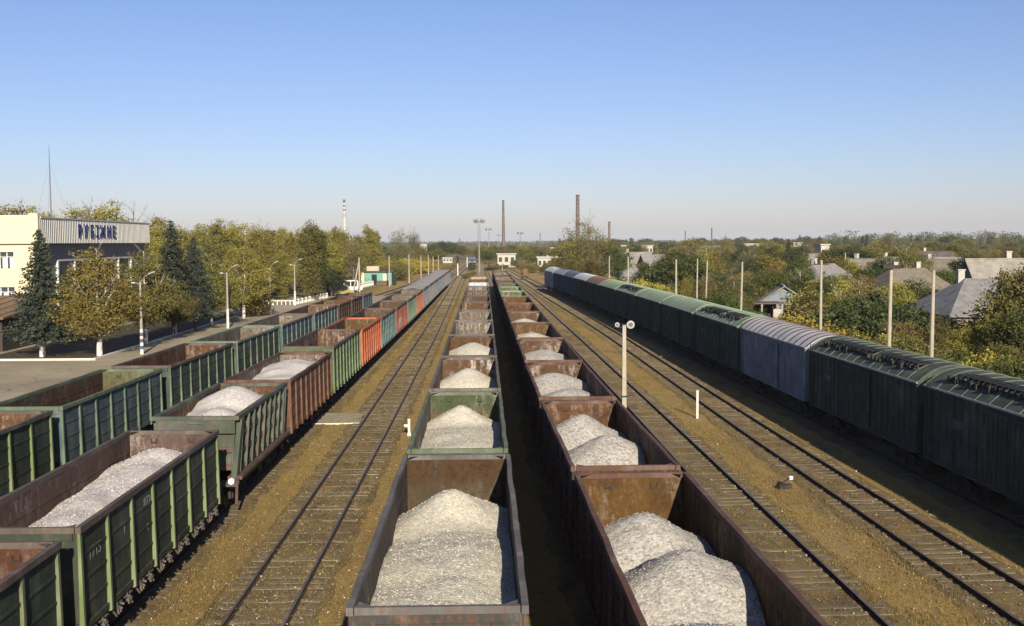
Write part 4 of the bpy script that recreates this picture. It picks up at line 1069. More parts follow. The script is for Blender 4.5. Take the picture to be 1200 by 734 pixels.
row = [(196, 262, 190), (214, 262, 185), (232, 262, 200), (256, 259, 175), (274, 261, 185), (288, 270, 200), (305, 262, 205), (318, 266, 215), (334, 271, 220), (348, 276, 225), (395, 268, 260), (404, 270, 255), (413, 278, 240), (240, 275, 165), (270, 282, 170), (300, 285, 180), (330, 290, 190), (345, 300, 195), (312, 300, 185)]
for px, top, Y in row:
    kd = rt.choice(['tall', 'tall', 'poplar', 'bare', 'birch'])
    tree_px(kd, px, Y, top, 'golden autumn tree in the wood right of the station', width=1.3, fol=rt.choice([F_GOLD, F_OLIVE, F_GOLD, F_BROWN]), group=GW)
for k in range(46):
    Y = rt.uniform(200, 420); px = rt.uniform(-30, 400); top = 283-(rt.uniform(10.5, 14.5)-10)*1300/Y
    tree_px(rt.choice(['tall', 'bare', 'birch', 'tall']), px, Y, top, 'background tree in the dense golden wood behind the platform', width=1.45, fol=rt.choice([F_GOLD, F_OLIVE, F_GOLD, F_BROWN, F_GREEN]), group=GW+' depth')
tree_px('poplar', 431, 300, 262, 'golden poplar behind the teal shed', width=1.35, fol=F_GOLD)
tree_px('poplar', 440, 306, 268, 'second golden poplar behind the teal shed, right of the first', width=1.2, fol=F_GOLD, seed=2)
tree_px('poplar', 418, 300, 274, 'lower olive poplar left of the golden poplar behind the teal shed', width=1.5, fol=F_OLIVE, seed=1)
tree_px('bare', 470, 400, 266, 'half bare tree with dark foot beyond the teal shed', width=1.0, seed=0)
tree_px('bare', 484, 410, 267, 'half bare tree right of the one beyond the teal shed', width=.9, seed=1)
for px, Y, top, wd in [(450, 330, 306, 1.6), (466, 340, 302, 1.7), (482, 350, 301, 1.7), (497, 360, 303, 1.4), (440, 310, 309, 1.4), (456, 318, 309, 1.3)]:
    tree_px('bush', px, Y, top, 'yellow green shrub of the bank behind the track side poles', width=wd, fol=rt.choice([F_YELLOW, F_OLIVE, F_YELLOW]), group='shrubs of the bank behind the track side poles')
for px, Y, top, f in [(508, 620, 284, F_GREEN), (518, 640, 281, F_DARK), (528, 650, 282, F_GREEN), (540, 640, 286, F_OLIVE), (548, 700, 290, F_BROWN), (556, 720, 291, F_BROWN)]:
    tree_px('round', px, Y, top, 'tree of the small grove beyond the far end of the yard', width=1.15, fol=f, group='small grove beyond the far end of the yard')

# ---- around the far chimneys, behind the white hut
for px, Y, top, f in [(570, 560, 290, F_OLIVE), (578, 600, 287, F_GREEN), (588, 640, 287, F_OLIVE), (600, 660, 286, F_OLIVE), (612, 640, 286, F_GOLD), (626, 650, 287, F_OLIVE), (640, 640, 287, F_BROWN), (573, 420, 312, F_OLIVE), (583, 430, 310, F_OLIVE), (606, 420, 309, F_OLIVE), (618, 430, 306, F_GREEN), (628, 380, 309, F_GREEN), (636, 350, 312, F_GREEN), (642, 330, 306, F_OLIVE), (652, 330, 300, F_OLIVE)]:
    tree_px('round', px, Y, top, 'olive tree in the belt around the white hut', width=1.25, fol=f, group='tree belt around the white hut')
rb = random.Random(21)
for k in range(70):
    Y = rb.uniform(430, 1000); px = rb.choice([rb.uniform(430, 535), rb.uniform(562, 690), rb.uniform(562, 690)])
    tree_px(rb.choice(['round', 'tall', 'birch', 'round']), px, Y, rb.uniform(285.5, 293)+(0 if Y > 600 else 2), 'tree of the wide olive belt closing the view at the end of the yard', width=1.4, fol=rb.choice([F_OLIVE, F_OLIVE, F_GOLD, F_GREEN, F_BROWN]), group='olive tree belt at the end of the yard')
for k in range(26):
    Y = rb.uniform(240, 420); px = rb.uniform(440, 520)-(Y-240)*.0; x = at_y(px, 300, Y).x
    if x > P_A3(Y)-5: x = P_A3(Y)-rb.uniform(5, 12)
    pj = 567+x*1300/Y
    if Y < 285 and 412 < pj < 474: continue
    tree('bush', x, Y, rb.uniform(3.2, 6.0), 'golden green shrub on the bank left of the curved track', width=1.15, fol=rb.choice([F_YELLOW, F_GOLD, F_OLIVE, F_GOLD]), group='golden shrubs left of the curved track')
# the big half bare trees behind the boxcars
tree_px('bare', 686, 215, 253, 'biggest half bare tree behind the far boxcars, with pale twigs against the sky', width=1.25, seed=2, fol=F_OLIVE)
tree_px('bare', 700, 222, 268, 'half bare tree leaning on the right of the biggest one behind the far boxcars', width=1.35, seed=1, fol=F_OLIVE)
tree_px('bare', 664, 225, 274, 'half bare olive tree left of the biggest one behind the far boxcars', width=1.4, seed=0, fol=F_GOLD)
tree_px('round', 717, 225, 284, 'dark green tree at the right foot of the biggest half bare tree', width=1.1, fol=F_GREEN)
tree_px('tall', 672, 205, 296, 'olive autumn tree at the left foot of the biggest half bare tree', width=1.5, fol=F_OLIVE)
tree_px('tall', 696, 200, 300, 'olive autumn tree in front of the biggest half bare tree', width=1.6, fol=F_OLIVE)

# ---- shrubs right behind the boxcars
GS = 'shrubs along the back of the boxcar row'
for k in range(64):
    t = k/63; Y = 56+190*t**1.5; x = P_E(Y)+(rt.uniform(8.2, 12) if Y < 100 else rt.uniform(4.2, 9.5))
    h = rt.uniform(2.2, 4.4)
    if Y < 102 and 880 < 567+x*1300/Y < 1000: continue
    tree('bush', x, Y, h, 'green or yellow shrub growing close behind the boxcar row', width=rt.uniform(.8, 1.2), fol=rt.choice([F_YELLOW, F_GOLD, F_OLIVE, F_GREEN, F_OLIVE, F_GREEN]), group=GS)
for px, Y, top in [(905, 92, 366), (925, 88, 360), (945, 86, 362), (962, 85, 366), (935, 90, 366), (915, 88, 370), (978, 86, 374), (1050, 86, 366), (1062, 84, 374), (1040, 88, 372)]:
    tree_px('bush', px, Y, top, 'bright yellow shrub over the roof of the pale blue boxcar', width=1.15, fol=F_YELLOW, group='bright yellow shrubs over the pale blue boxcar')
# ---- the gardens between the houses
GG = 'garden trees among the houses'
HOUSES_KEEP = []   # pixel boxes kept open so that the roofs show (filled below)
keep = [(1092, 336, 1158, 372, 97), (1130, 304, 1200, 330, 128), (896, 338, 920, 356, 128), (1034, 316, 1088, 328, 150), (735, 301, 752, 308, 330), (1098, 301, 1115, 312, 193)]
def garden(n, y0, y1, kinds, fols, hmin, hmax, label, grp, xmin=1.0, seed=5, wmax=1.4):
    r = random.Random(seed); made = 0; tries = 0
    while made < n and tries < n*30:
        tries += 1
        Y = y0+(y1-y0)*r.random()**1.2; px = r.uniform(655, 1235)
        x = at_y(px, 300, Y).x
        if x < P_E(min(Y, 300))+9+xmin*.6 or (Y > 230 and x < 36): continue
        h = r.uniform(hmin, hmax); top = 282-(h-CAMZ)*FPX/Y; bot = 282+CAMZ*FPX/Y; hwid = 2.4*FPX/Y
        bad = False
        for (a, b, c, d, Yh) in keep:
            if Y < Yh+6 and px+hwid > a and px-hwid < c and top < d-3 and bot > b: bad = True
        if Y < 102 and 880 < px < 1000: bad = True
        if Y < 80 and px < 1140: bad = True
        if bad: continue
        tree(r.choice(kinds), x, Y, h, label, width=r.uniform(.95, wmax), fol=r.choice(fols), group=grp, seed=r.randrange(3)); made += 1
garden(150, 76, 190, ['round', 'round', 'birch', 'bush', 'tall'], [F_GREEN, F_DARK, F_OLIVE, F_GREEN, F_GOLD, F_BROWN], 3.2, 6.6, 'leafy garden tree among the nearer houses right of the boxcars', GG+' near', 2, 5)
garden(190, 180, 420, ['round', 'round', 'birch', 'tall', 'bare'], [F_GREEN, F_DARK, F_OLIVE, F_BROWN, F_GOLD, F_OLIVE], 4.5, 9.2, 'garden tree in the middle distance among the low houses', GG+' middle', 2, 6)
garden(130, 420, 900, ['round', 'tall', 'bare', 'round'], [F_GREEN, F_OLIVE, F_BROWN, F_OLIVE, F_GOLD], 6, 11, 'distant tree of the village toward the horizon on the right', GG+' far', 2, 7, 1.6)
garden(110, 850, 1350, ['round', 'tall', 'poplar', 'round', 'spruce'], [F_GREEN, F_OLIVE, F_DARK, F_OLIVE], 8, 15, 'tree of the long wood closing the horizon on the right', 'long wood on the right horizon', 2, 8, 1.7)
# single trees one can point to
tree_px('round', 1204, 84, 300, 'tall green yellow tree at the right edge beside the grey hip roof', width=.95, fol=F_OLIVE, seed=1)
tree_px('round', 1200, 78, 352, 'dark green tree in front of the grey roofed house at the right edge', width=1.1, fol=F_GREEN, seed=2)
tree_px('round', 1168, 74, 398, 'low olive tree in front of the house wall at the right', width=1.3, fol=F_OLIVE, seed=0)
tree_px('spruce', 924, 320, 279, 'dark pointed conifer standing alone among the village roofs', width=1.0, fol=F_DARK)
tree_px('round', 985, 240, 286, 'large russet tree above the village roofs', width=1.7, fol=F_BROWN, seed=1)
tree_px('round', 848, 118, 336, 'dense green tree behind the leaning pole', width=1.3, fol=F_GREEN, seed=2)
tree_px('round', 830, 112, 352, 'dark green bush like tree left of the dense green one', width=1.3, fol=F_DARK, seed=1)
tree_px('round', 985, 108, 350, 'dark tree behind the tall pole with the yellow shrubs', width=1.2, fol=F_DARK, seed=0)
tree_px('round', 1010, 100, 338, 'brownish dark tree left of the pole with the lamp', width=1.3, fol=F_GREEN, seed=2)
tree_px('round', 790, 420, 284, 'broad green tree under the two thin masts', width=1.7, fol=F_GREEN, seed=2)
tree_px('round', 812, 420, 276, 'brownish tree right beside the broad green one under the thin masts', width=1.5, fol=F_BROWN, seed=1)
tree_px('bare', 850, 430, 276, 'bare brownish tree right of the thin mast', width=1.5, fol=F_BROWN, seed=1)

# ---- far woods: one mass nobody could count
def far_wood():
    r = random.Random(9); mb = MB()
    def clump(x, y, h, wd, n, s):
        pts = [(x+r.gauss(0, wd*.42), y+r.gauss(0, wd*.5), h*(.1+.9*r.random()**.9)) for _ in range(n)]
        leaves(mb, pts, s, r)
    for k in range(480):
        Y = r.uniform(900, 1700); px = r.uniform(820, 1260); x = at_y(px, 283, Y).x
        clump(x, Y, r.uniform(9, 18) if px > 960 else r.uniform(7, 11.5), 5.5, 110, 1.3)
    for k in range(330):
        Y = r.uniform(1000, 2600); px = r.uniform(430, 900); x = at_y(px, 283, Y).x
        clump(x, Y, r.uniform(6, 10.5), 8, 60, 1.3)
    for k in range(150):
        Y = r.uniform(440, 900); px = r.uniform(-60, 430); x = at_y(px, 283, Y).x
        clump(x, Y, r.uniform(10, 15), 8, 46, 1.4)
    for k in range(500):
        Y = r.uniform(2600, 5200); px = r.uniform(-80, 1290); x = at_y(px, 283, Y).x
        clump(x, Y, r.uniform(7, 12), 30, 22, 5)
    tag(mb.build('far_wood', foliage('far_leaves', [(.045, .06, .02), (.09, .095, .032), (.14, .12, .042), (.07, .08, .03)], .2)), kind='stuff')
far_wood()

# ---- dry grass and weeds on the open ground
def dry_grass():
    r = random.Random(4); mb = MB()
    tracks = [P_A, P_C2, P_D]
    def tuft(x, y, s, n):
        for _ in range(n):
            a = r.uniform(0, 2*pi); b = r.uniform(.15, .9); h = s*r.uniform(.5, 1.2); w_ = s*.10
            p = Vector((x+r.gauss(0, s*.5), y+r.gauss(0, s*.5), -.03+(.04 if any(abs(x-P(y)) < 1.45 for P in tracks) else 0))); q = p+Vector((cos(a)*h*b, sin(a)*h*b, h*.8+.03))
            d = Vector((-sin(a), cos(a), 0))*w_
            mb.tri(p-d, p+d, q)
    n = 0
    while n < 26000:
        y = 24+130*r.random()**1.7; x = r.choice([r.uniform(-9, -2.6), r.uniform(5.8, 17.5), r.uniform(-9, -7.3), r.uniform(10.6, 13)])
        dens = noise.noise((x*.5, y*.22, 7))+.5*noise.noise((x*1.7, y*.8, 3))
        if dens < -.1+r.uniform(-.45, .35): continue
        if any(abs(abs(x-P(y))-.795) < .09 for P in tracks): continue
        tuft(x, y, r.uniform(.03, .10)*(1+max(0, dens)*.7), 4); n += 1
    tag(mb.build('dry_grass', foliage('dry_blades', [(.10, .075, .025), (.20, .14, .045), (.30, .21, .075), (.14, .12, .035)], .2)), kind='stuff')
    mb = MB(); n = 0
    while n < 46000:
        y = 22+85*r.random()**1.9; x = r.choice([r.uniform(-9.2, -2.5), r.uniform(5.6, 17.9)]); s = r.uniform(.013, .034)*(1.8 if r.random() < .03 else 1)
        z = .030 if any(abs(x-P(y)) < 1.45 for P in tracks) else -.005
        p = [Vector((x+r.uniform(-s, s), y+r.uniform(-s, s), z+r.uniform(0, s*1.6))) for _ in range(4)]
        mb.tri(p[0], p[1], p[2]); mb.tri(p[0], p[2], p[3]); mb.tri(p[0], p[1], p[3]); n += 1
    t = NT('loose_stones'); g = t.new('ShaderNodeNewGeometry'); t.col(t.ramp(g.outputs['Random Per Island'], [(0, (.03, .024, .017)), (.4, (.10, .078, .05)), (.7, (.26, .21, .13)), (.9, (.42, .36, .26)), (1, (.62, .57, .47))]))
    tag(mb.build('loose_stones', t.m), kind='stuff')
dry_grass()
# ------------------------------------------------------------------ station
CREAM = plain('cream_render', (.60, .51, .31), .9, var=.06, scale=.6)
GREYWALL = plain('grey_wall', (.20, .19, .18), .9, var=.15)
GLASS = plain('window_glass', (.035, .045, .055), .15, var=.3, spec=.5)
FRAMEW = plain('window_white', (.55, .55, .52), .7, var=.08)
SHADE = plain('window_blind', (.50, .50, .48), .8, var=.2)
def cladding():
    t = NT('grey_cladding'); v = t.coord(); n = t.noise(t.coord(scale=(1, 1, .05)), 2.2, 4, .6); f = t.noise(v, 1.2, 4)
    t.col(t.mix(t.ramp(f, [(.4, 0.0), (.7, .35)]), t.ramp(n, [(.35, (.47, .455, .40)), (.65, (.58, .56, .50))]), (.44, .41, .35))); t.b.inputs['Roughness'].default_value = .7
    return t.m
CLAD = cladding()
def window(parent, x0, x1, z0, z1, y, npane=3, blind=True):
    """window in a wall facing -y whose face is at y"""
    mb = MB(); e = .09
    for a, b, c, d in ((x0-e, x1+e, z1, z1+e), (x0-e, x1+e, z0-e, z0), (x0-e, x0, z0, z1), (x1, x1+e, z0, z1)): mb.box(a, b, y-.06, y+.16, c, d)
    for k in range(1, npane): xx = x0+(x1-x0)*k/npane; mb.box(xx-.04, xx+.04, y-.03, y+.1, z0, z1)
    mb.box(x0, x1, y-.028, y+.098, z1-(z1-z0)*.3-.03, z1-(z1-z0)*.3+.03)
    f = mb.build('window', FRAMEW, parent)
    mb = MB(); mb.box(x0, x1, y+.11, y+.13, z0, z1); mb.build('pane', GLASS, f)
    mb = MB()
    if blind:
        for k in range(npane):
            a = x0+(x1-x0)*(k+.3)/npane; b = x0+(x1-x0)*(k+.95)/npane; mb.box(a, b, y+.10, y+.108, z0+.02, z1-(z1-z0)*.33)
        mb.build('curtain', SHADE, f)
    mb = MB(); mb.box(x0-.15, x1+.15, y-.16, y-.062, z0-.16, z0-.092); mb.build('sill', FRAMEW, f)
def station():
    X = -46.0; Y0, Y1 = 115.0, 152.5
    r = thing('station_building', 'cream station building with a grey clad upper band carrying blue Cyrillic letters', 'station', (0, 0, PZ))
    zt = at_y(60, 255.5, Y0).z-PZ; zb = at_y(50, 285.5, Y0).z-PZ
    mb = MB(); mb.box(-82, X-.9, Y0+.6, Y1, 0, zt-.4); mb.build('core', GREYWALL, r)
    # front wall (faces the camera), built round its windows
    wx = [(-50.3, -48.1), (-55.4, -53.2), (-60.5, -58.3), (-65.6, -63.4), (-70.7, -68.5)]; wz = [(zb-6.15, zb-4.45), (zb-2.55, zb-.85)]
    mb = MB(); xs = [-82]+[q for w_ in sorted(wx) for q in w_]+[X-.002]
    for k in range(len(xs)-1):
        a, b = xs[k], xs[k+1]
        if k % 2 == 0: mb.box(a, b, Y0, Y0+.55, 0, zb)
        else:
            zz = [0, wz[0][0], wz[0][1], wz[1][0], wz[1][1], zb]
            for j in (0, 2, 4): mb.box(a, b, Y0, Y0+.55, zz[j], zz[j+1])
    mb.build('front_wall', CREAM, r)
    mb = MB(); mb.box(-82.3, X+.62, Y0-.45, Y0-.001, zb+.002, zt+.28); mb.box(X-.25, X+.62, Y0-.451, Y0+.3, zt+.281, zt+.45) ; mb.build('front_parapet', CREAM, r)
    for a, b in wx:
        for c, d in wz: window(r, a, b, c, d, Y0+.18, 3)
    mb = MB(); mb.box(X-.9, X-.05, Y0+.6, Y1-.2, 8.0, zb-.001); mb.box(X-.9, X-.3, Y0+.6, Y1-.2, 0, 7.999); mb.build('side_wall', GREYWALL, r)
    # clad band along the track side, with raised seams
    mb = MB(); mb.box(X-.05, X+.6, Y0+.002, Y1, zb, zt)
    n = 74
    for k in range(n+1):
        y = Y0+.2+k*(Y1-Y0-.4)/n; mb.box(X+.601, X+.64, y-.06, y+.06, zb+.03, zt-.05)
    mb.box(X-.06, X+.68, Y0+.31, Y1+.02, zt+.001, zt+.12); mb.build('clad_band', CLAD, r)
    mb = MB(); mb.box(-82, X-.1, Y0+.3, Y1, zt-.39, zt-.2); mb.build('roof', plain('roof_felt', (.10, .09, .085)), r)
    # glazed entrance: white frame with dark panes
    mb = MB()
    for y in (121.5, 126.5, 131.5, 136.5, 141.5, 146.5): mb.box(X-.28, X-.02, y-.16, y+.16, 1.2, 7.9)
    for z in (1.2, 4.6, 7.75): mb.box(X-.27, X-.03, 121.66, 146.34, z, z+.22)
    fr = mb.build('glazed_front', FRAMEW, r)
    mb = MB(); mb.box(X-.29, X-.22, 121.7, 146.3, 1.3, 7.7); mb.build('pane', GLASS, fr)
    BLUE = plain('sign_blue', (.018, .03, .13), .5, var=.1)
    word = 'РУБІЖНЕ'; y = 125.6; sp = [1.92, 1.95, 1.95, 1.35, 2.5, 1.95, 1.9]
    for ch, d in zip(word, sp):
        o = side_text(r, ch, X+.69, y, zb+.72, 1.9, BLUE, 'sign_letter', .035, bold=.035)
        me = o.data
        for v in me.vertices: v.co.x *= .98
        bold = [v for v in me.vertices]
        y += d
    # low brown roofed annex at the left
    a = thing('annex', 'low dark annex with a brown lean-to roof at the left edge below the station windows', 'building', (0, 0, PZ))
    mb = MB(); mb.box(-66, -43.2, 100.3, 114.4, 0, 3.1); mb.build('wall', plain('annex_wall', (.045, .034, .025), .9, var=.35), a)  # shadow over the annex front is put into the dark wall colour
    mb = MB(); mb.hexa([(-66.5, 99.4, 2.95), (-42.7, 99.4, 2.95), (-42.7, 114.5, 4.25), (-66.5, 114.5, 4.25), (-66.5, 99.4, 3.12), (-42.7, 99.4, 3.12), (-42.7, 114.5, 4.42), (-66.5, 114.5, 4.42)])
    for k in range(16): x = -66+k*1.5; mb.hexa([(x-.05, 99.4, 3.123), (x+.05, 99.4, 3.123), (x+.05, 114.5, 4.423), (x-.05, 114.5, 4.423), (x-.05, 99.4, 3.19), (x+.05, 99.4, 3.19), (x+.05, 114.5, 4.49), (x-.05, 114.5, 4.49)])
    mb.build('roof', plain('brown_tin', (.15, .092, .055), .7, var=.3), a)
    for x in (-46.5, -49.5, -53): 
        mb = MB(); mb.box(x-.55, x+.55, 100.22, 100.297, .9, 2.4); mb.build('window', GLASS, a)
    mb = MB(); mb.box(-45.2, -44.2, 100.2, 100.297, .02, 2.15); mb.build('door', plain('annex_door', (.05, .032, .022)), a)
    # mast on the roof
    m = thing('antenna_mast', 'thin dark antenna mast rising from the station roof', 'antenna', (0, 0, 0))
    p = at_y(60, 255, 128); top = at_y(59, 170, 128)
    mb = MB(); mb.tube([(p.x, 128, zt-.1), (p.x, 128, top.z-3), (p.x, 128, top.z)], [.085, .06, .025], 6); mb.build('pole', plain('mast_grey', (.12, .12, .13), .5), m)
    mb = MB()
    for k in range(3): 
        for a_ in range(3): mb.tube([(p.x, 128, top.z-2-k*3.2), (p.x+2.2*cos(a_*2.1), 128+2.2*sin(a_*2.1), zt)], .012, 3, cap=False) if k == 0 else None
    mb.build('guy_wire', plain('mast_grey', (0, 0, 0)), m)
station()

# ------------------------------------------------------------------ platform lamps
def platform_lamp(px, Y, base, label, dark_foot=False, group='lamp posts along the platform'):
    p = at_y(px, 400, Y); t = thing('lamp_post', label, 'lamp post', (p.x, Y, PZ), 0, group)
    H = 6.3
    mb = MB(); mb.tube([(0, 0, 0), (0, 0, 2.2)], [.16, .13], 10); mb.build('painted_foot', WHITE, t)
    if dark_foot:
        mb = MB()
        for z in (.45, 1.05, 1.6): mb.tube([(0, 0, z), (0, 0, z+.3)], .168, 10)
        mb.build('blue_band', plain('blue_band', (.06, .075, .13)), t)
    mb = MB(); mb.tube([(0, 0, 2.201), (0, 0, H)], [.12, .08], 10); mb.build('pole', plain('lamp_concrete', (.25, .235, .20), .85, var=.15), t)
    mb = MB(); mb.tube([(0, 0, H-.15), (.3, .2, H+.4), (.7, .45, H+.7)], .025, 6); mb.tube([(0, 0, H-.15), (-.45, -.2, H-.05)], .03, 6); mb.build('arm', plain('lamp_concrete', (0, 0, 0)), t)
    mb = MB(); mb.hexa([(.60, .40, H+.66), (.68, .34, H+.66), (1.1, .7, H+.84), (1.04, .76, H+.84), (.58, .42, H+.74), (.70, .32, H+.74), (1.12, .68, H+.92), (1.02, .78, H+.92)]); mb.build('lamp_head', plain('lamp_head_white', (.42, .42, .40)), t)
    mb = MB(); mb.box(-.68, -.36, -.27, -.13, H-.1, H); mb.build('lamp_head', plain('lamp_head_white', (0, 0, 0)), t)
platform_lamp(166, 97, 410, 'nearest whitewashed platform lamp post, with blue bands, in front of the birches', True)
platform_lamp(267.5, 126, 382, 'second whitewashed platform lamp post, right of the olive golden birch')
platform_lamp(317.5, 149, 367, 'third whitewashed platform lamp post, at the left end of the white balustrade')
platform_lamp(346.5, 171, 356, 'fourth platform lamp post, in the middle of the white balustrade')
platform_lamp(376.5, 192, 348, 'farthest platform lamp post, at the right end of the white balustrade')
# balustrade
def baluster_mesh(h):
    mb = MB(); mb.box(-.07, .07, -.05, .05, .23, h-.15); return mb.mesh('baluster', WHITE)
def balustrade(pts, label, h=1.05, name='balustrade', gap=.55):
    t = thing(name, label, 'fence', (0, 0, 0))
    rails = MB(); 
    for (a, b) in zip(pts, pts[1:]):
        a = Vector((*a, 0)); b = Vector((*b, 0)); d = (b-a); L = d.length; d.normalize(); z = Vector((0, 0, 1))
        rails.bar(a+z*(h-.08), b+z*(h-.08), .16, .14); rails.bar(a+z*.12, b+z*.12, .18, .22)
        n = int(L/2.4)
        for k in range(n+1):
            q = a+d*(L*k/n); mb = MB(); mb.box(-.16, .16, -.16, .16, 0, h+.12); o = mb.build('post', WHITE, t, (q.x, q.y, 0), (0, 0, atan2(d.y, d.x)))
            if k < n:
                m = max(2, int(L/n/gap))
                for j in range(1, m):
                    s = L/n*j/m; w_ = q+d*s
                    link('baluster', cached(('bal', h), lambda: baluster_mesh(h)), t, (w_.x, w_.y, 0), (0, 0, atan2(d.y, d.x)))
    rails.build('rail', WHITE, t)
a = on_z(298, 357, PZ); b = on_z(345, 357.5, PZ); c = on_z(383, 349, PZ)
balustrade([(a.x, b.y), (b.x, b.y), (c.x, c.y)], 'white concrete balustrade turning a corner at the end of the platform')
a = on_z(404, 343); b = on_z(437, 335)
balustrade([(a.x, a.y), (b.x, b.y)], 'low white fence behind the parked van, in front of the teal shed', 1.0, 'white_fence')

# ------------------------------------------------------------------ parked vehicles
def van(name, label, cat, x, y, rz, L, W, H, hood, paint, win):
    t = thing(name, label, cat, (x, y, 0), rz); hw = W/2
    prof = [(-L/2, .35), (L/2, .35), (L/2, .9), (L/2-hood*.6, 1.02), (L/2-hood, H-.08), (L/2-hood-.25, H), (-L/2+.25, H), (-L/2+.02, H-.2), (-L/2, 1.0)]
    mb = MB(); mb.prism(prof, -hw, hw, 0, 'x')
    mb.v = [(v[1], v[0], v[2]) for v in mb.v]; mb.f = [f[::-1] for f in mb.f]
    body = mb.build('body', paint, t)
    mb = MB(); z0, z1 = 1.05, H-.16
    for s in (-1, 1):
        n = 3; a0, a1 = -L/2+.25, L/2-hood-.1
        for k in range(n):
            p, q = a0+(a1-a0)*(k+.04)/n, a0+(a1-a0)*(k+.96)/n
            mb.box(p, q, min(s*hw, s*(hw+.012)), max(s*hw, s*(hw+.012)), z0, z1)
    mb.box(-L/2-.012, -L/2, -hw+.2, hw-.2, z0, z1-.05); mb.build('window', win, body)
    mb = MB(); mb.hexa([(L/2-hood*.6+.02, -hw+.1, 1.04), (L/2-hood*.6+.03, hw-.1, 1.04), (L/2-hood*.6+.01, hw-.1, 1.04), (L/2-hood*.6, -hw+.1, 1.04), (L/2-hood+.02, -hw+.15, H-.1), (L/2-hood+.03, hw-.15, H-.1), (L/2-hood+.01, hw-.15, H-.1), (L/2-hood, -hw+.15, H-.1)]); mb.build('windscreen', win, body)
    for sx in (-1, 1):
        for sy in (-1, 1):
            mb = MB(); mb.tube([(0, -.1, 0), (0, .1, 0)], .32, 14); mb.tube([(0, sy*.1, 0), (0, sy*.11, 0)], .18, 10, 1)
            mb.build('wheel', [plain('tyre', (.02, .02, .02)), plain('hub', (.4, .4, .4))], t, (sx*L*.31, sy*(hw-.1), .32))
    for sy in (-1, 1):
        mb = MB(); mb.box(L/2-.02, L/2+.015, sy*(hw-.3)-.13, sy*(hw-.3)+.13, .62, .78); mb.build('headlight', plain('lamp_glass', (.6, .6, .58), .3), t)
CARW = plain('car_white', (.74, .74, .72), .4, var=.04); CARY = plain('car_yellow', (.24, .20, .07), .4, var=.05); WIN = plain('car_glass', (.02, .02, .022), .15, var=.1, spec=.5)
p = on_z(406, 343); van('parked_van', 'white van with dark windows parked by the white fence', 'van', p.x, p.y+4, radians(12), 5.2, 2.0, 2.3, .9, CARW, WIN)
p = on_z(399, 347); van('parked_minibus', 'small yellow minibus parked in front of the white van', 'minibus', p.x, p.y+2, radians(10), 4.2, 1.8, 1.95, .9, CARY, WIN)
p = on_z(391, 344); van('parked_car', 'white car half hidden left of the yellow minibus', 'car', p.x, p.y+5, radians(15), 4.2, 1.75, 1.5, 1.2, CARW, WIN)

# ------------------------------------------------------------------ teal shed
def shed():
    a = on_z(427, 334.5); b = on_z(461, 333)
    t = thing('teal_shed', 'small flat roofed teal shed with dark doors beside the curved track', 'shed', (a.x, a.y, 0)); W = (b.x-a.x)+.2; TEALW = plain('teal_wall', (.13, .27, .215), .8, var=.12)
    mb = MB(); mb.box(0, W, 0, 5, 0, 3.0); mb.build('wall', TEALW, t)
    mb = MB(); mb.box(-.3, W+.5, -.4, 5.3, 3.003, 3.25); mb.build('roof', plain('shed_roof', (.06, .05, .045)), t)
    for x0, x1 in ((1.7, 2.9), (6.3, 7.4)): mb = MB(); mb.box(x0, x1, -.03, -.002, .05, 2.5); mb.build('door', plain('dark_opening', (.012, .018, .018)), t)
    mb = MB(); mb.box(4.3, 5.3, -.03, -.002, .05, 2.6); mb.build('door', plain('cream_door', (.55, .52, .38)), t)
    mb = MB(); mb.box(-.7, -.02, -.02, 4, 0, 2.9); mb.build('side_porch', CREAM, t)
    mb = MB(); mb.box(.4, 3.2, 2.0, 4.6, 3.253, 4.35); mb.build('roof_box', plain('weathered_board', (.36, .32, .24)), t)
    mb = MB()
    for k in range(3): mb.box(2.9+k*.03, 5.9, -1.4+k*.45, -1.0+k*.45, 0, .5+.28*k)
    tag(mb.build('board_stack', plain('dark_boards', (.10, .07, .045)), None, (a.x, a.y, 0)), 'low stack of dark boards in front of the teal shed', 'boards')
shed()

# ------------------------------------------------------------------ poles
CONC = plain('pole_concrete', (.30, .265, .20), .9, var=.2, scale=1.2)
def pole(px, top, base_y, Y, label, group, lean=0.0, r=.13, cross=None, bottom_z=0.0, cap=None):
    p0 = at_y(px, base_y, Y); p1 = at_y(px, top, Y); H = p1.z-bottom_z
    t = thing('concrete_pole', label, 'pole', (p0.x, Y, bottom_z), 0, group)
    mb = MB(); mb.tube([(0, 0, -.1), (lean*H, 0, H)], [r*1.1, r*.7], 8); mb.build('shaft', CONC, t)
    if cross == 'bar':
        mb = MB(); mb.box(lean*H-.55, lean*H+.55, -.05, .05, H-.35, H-.27)
        for x in (-.5, -.2, .2, .5): mb.tube([(lean*H+x, 0, H-.27), (lean*H+x, 0, H-.08)], .045, 6)
        mb.build('crossarm', DARK, t)
    if cross == 'lamp':
        mb = MB(); mb.tube([(lean*H, 0, H-.1), (lean*H-.2, -.1, H+.15)], .03, 5); mb.box(lean*H-.6, lean*H+.5, -.28, .28, H-.16, H+.06); mb.build('lamp_head', DARK, t)
    if cross == 'wire': pass
    return t
GP = 'concrete poles behind the boxcars'
pole(1040, 312, 470, 68.6, 'tall concrete pole with a dark lamp head, left of the near pair', GP, .012, .14, 'lamp')
pole(1090, 317, 470, 62.5, 'concrete pole with bare top, right one of the near pair behind the boxcars', GP, .008, .13)
pole(961, 305, 430, 82, 'tall slim concrete pole rising from the bright yellow shrubs', GP, .0, .12, 'bar')
pole(867, 307, 420, 99, 'slim concrete pole leaning a little right before the dense green tree', GP, .02, .11)
pole(792, 304, 400, 121, 'concrete pole left of the two leaning thin ones', GP, .0, .13, 'bar')
pole(816, 303, 390, 128, 'thin leaning concrete pole, left of a close pair', GP, .012, .10)
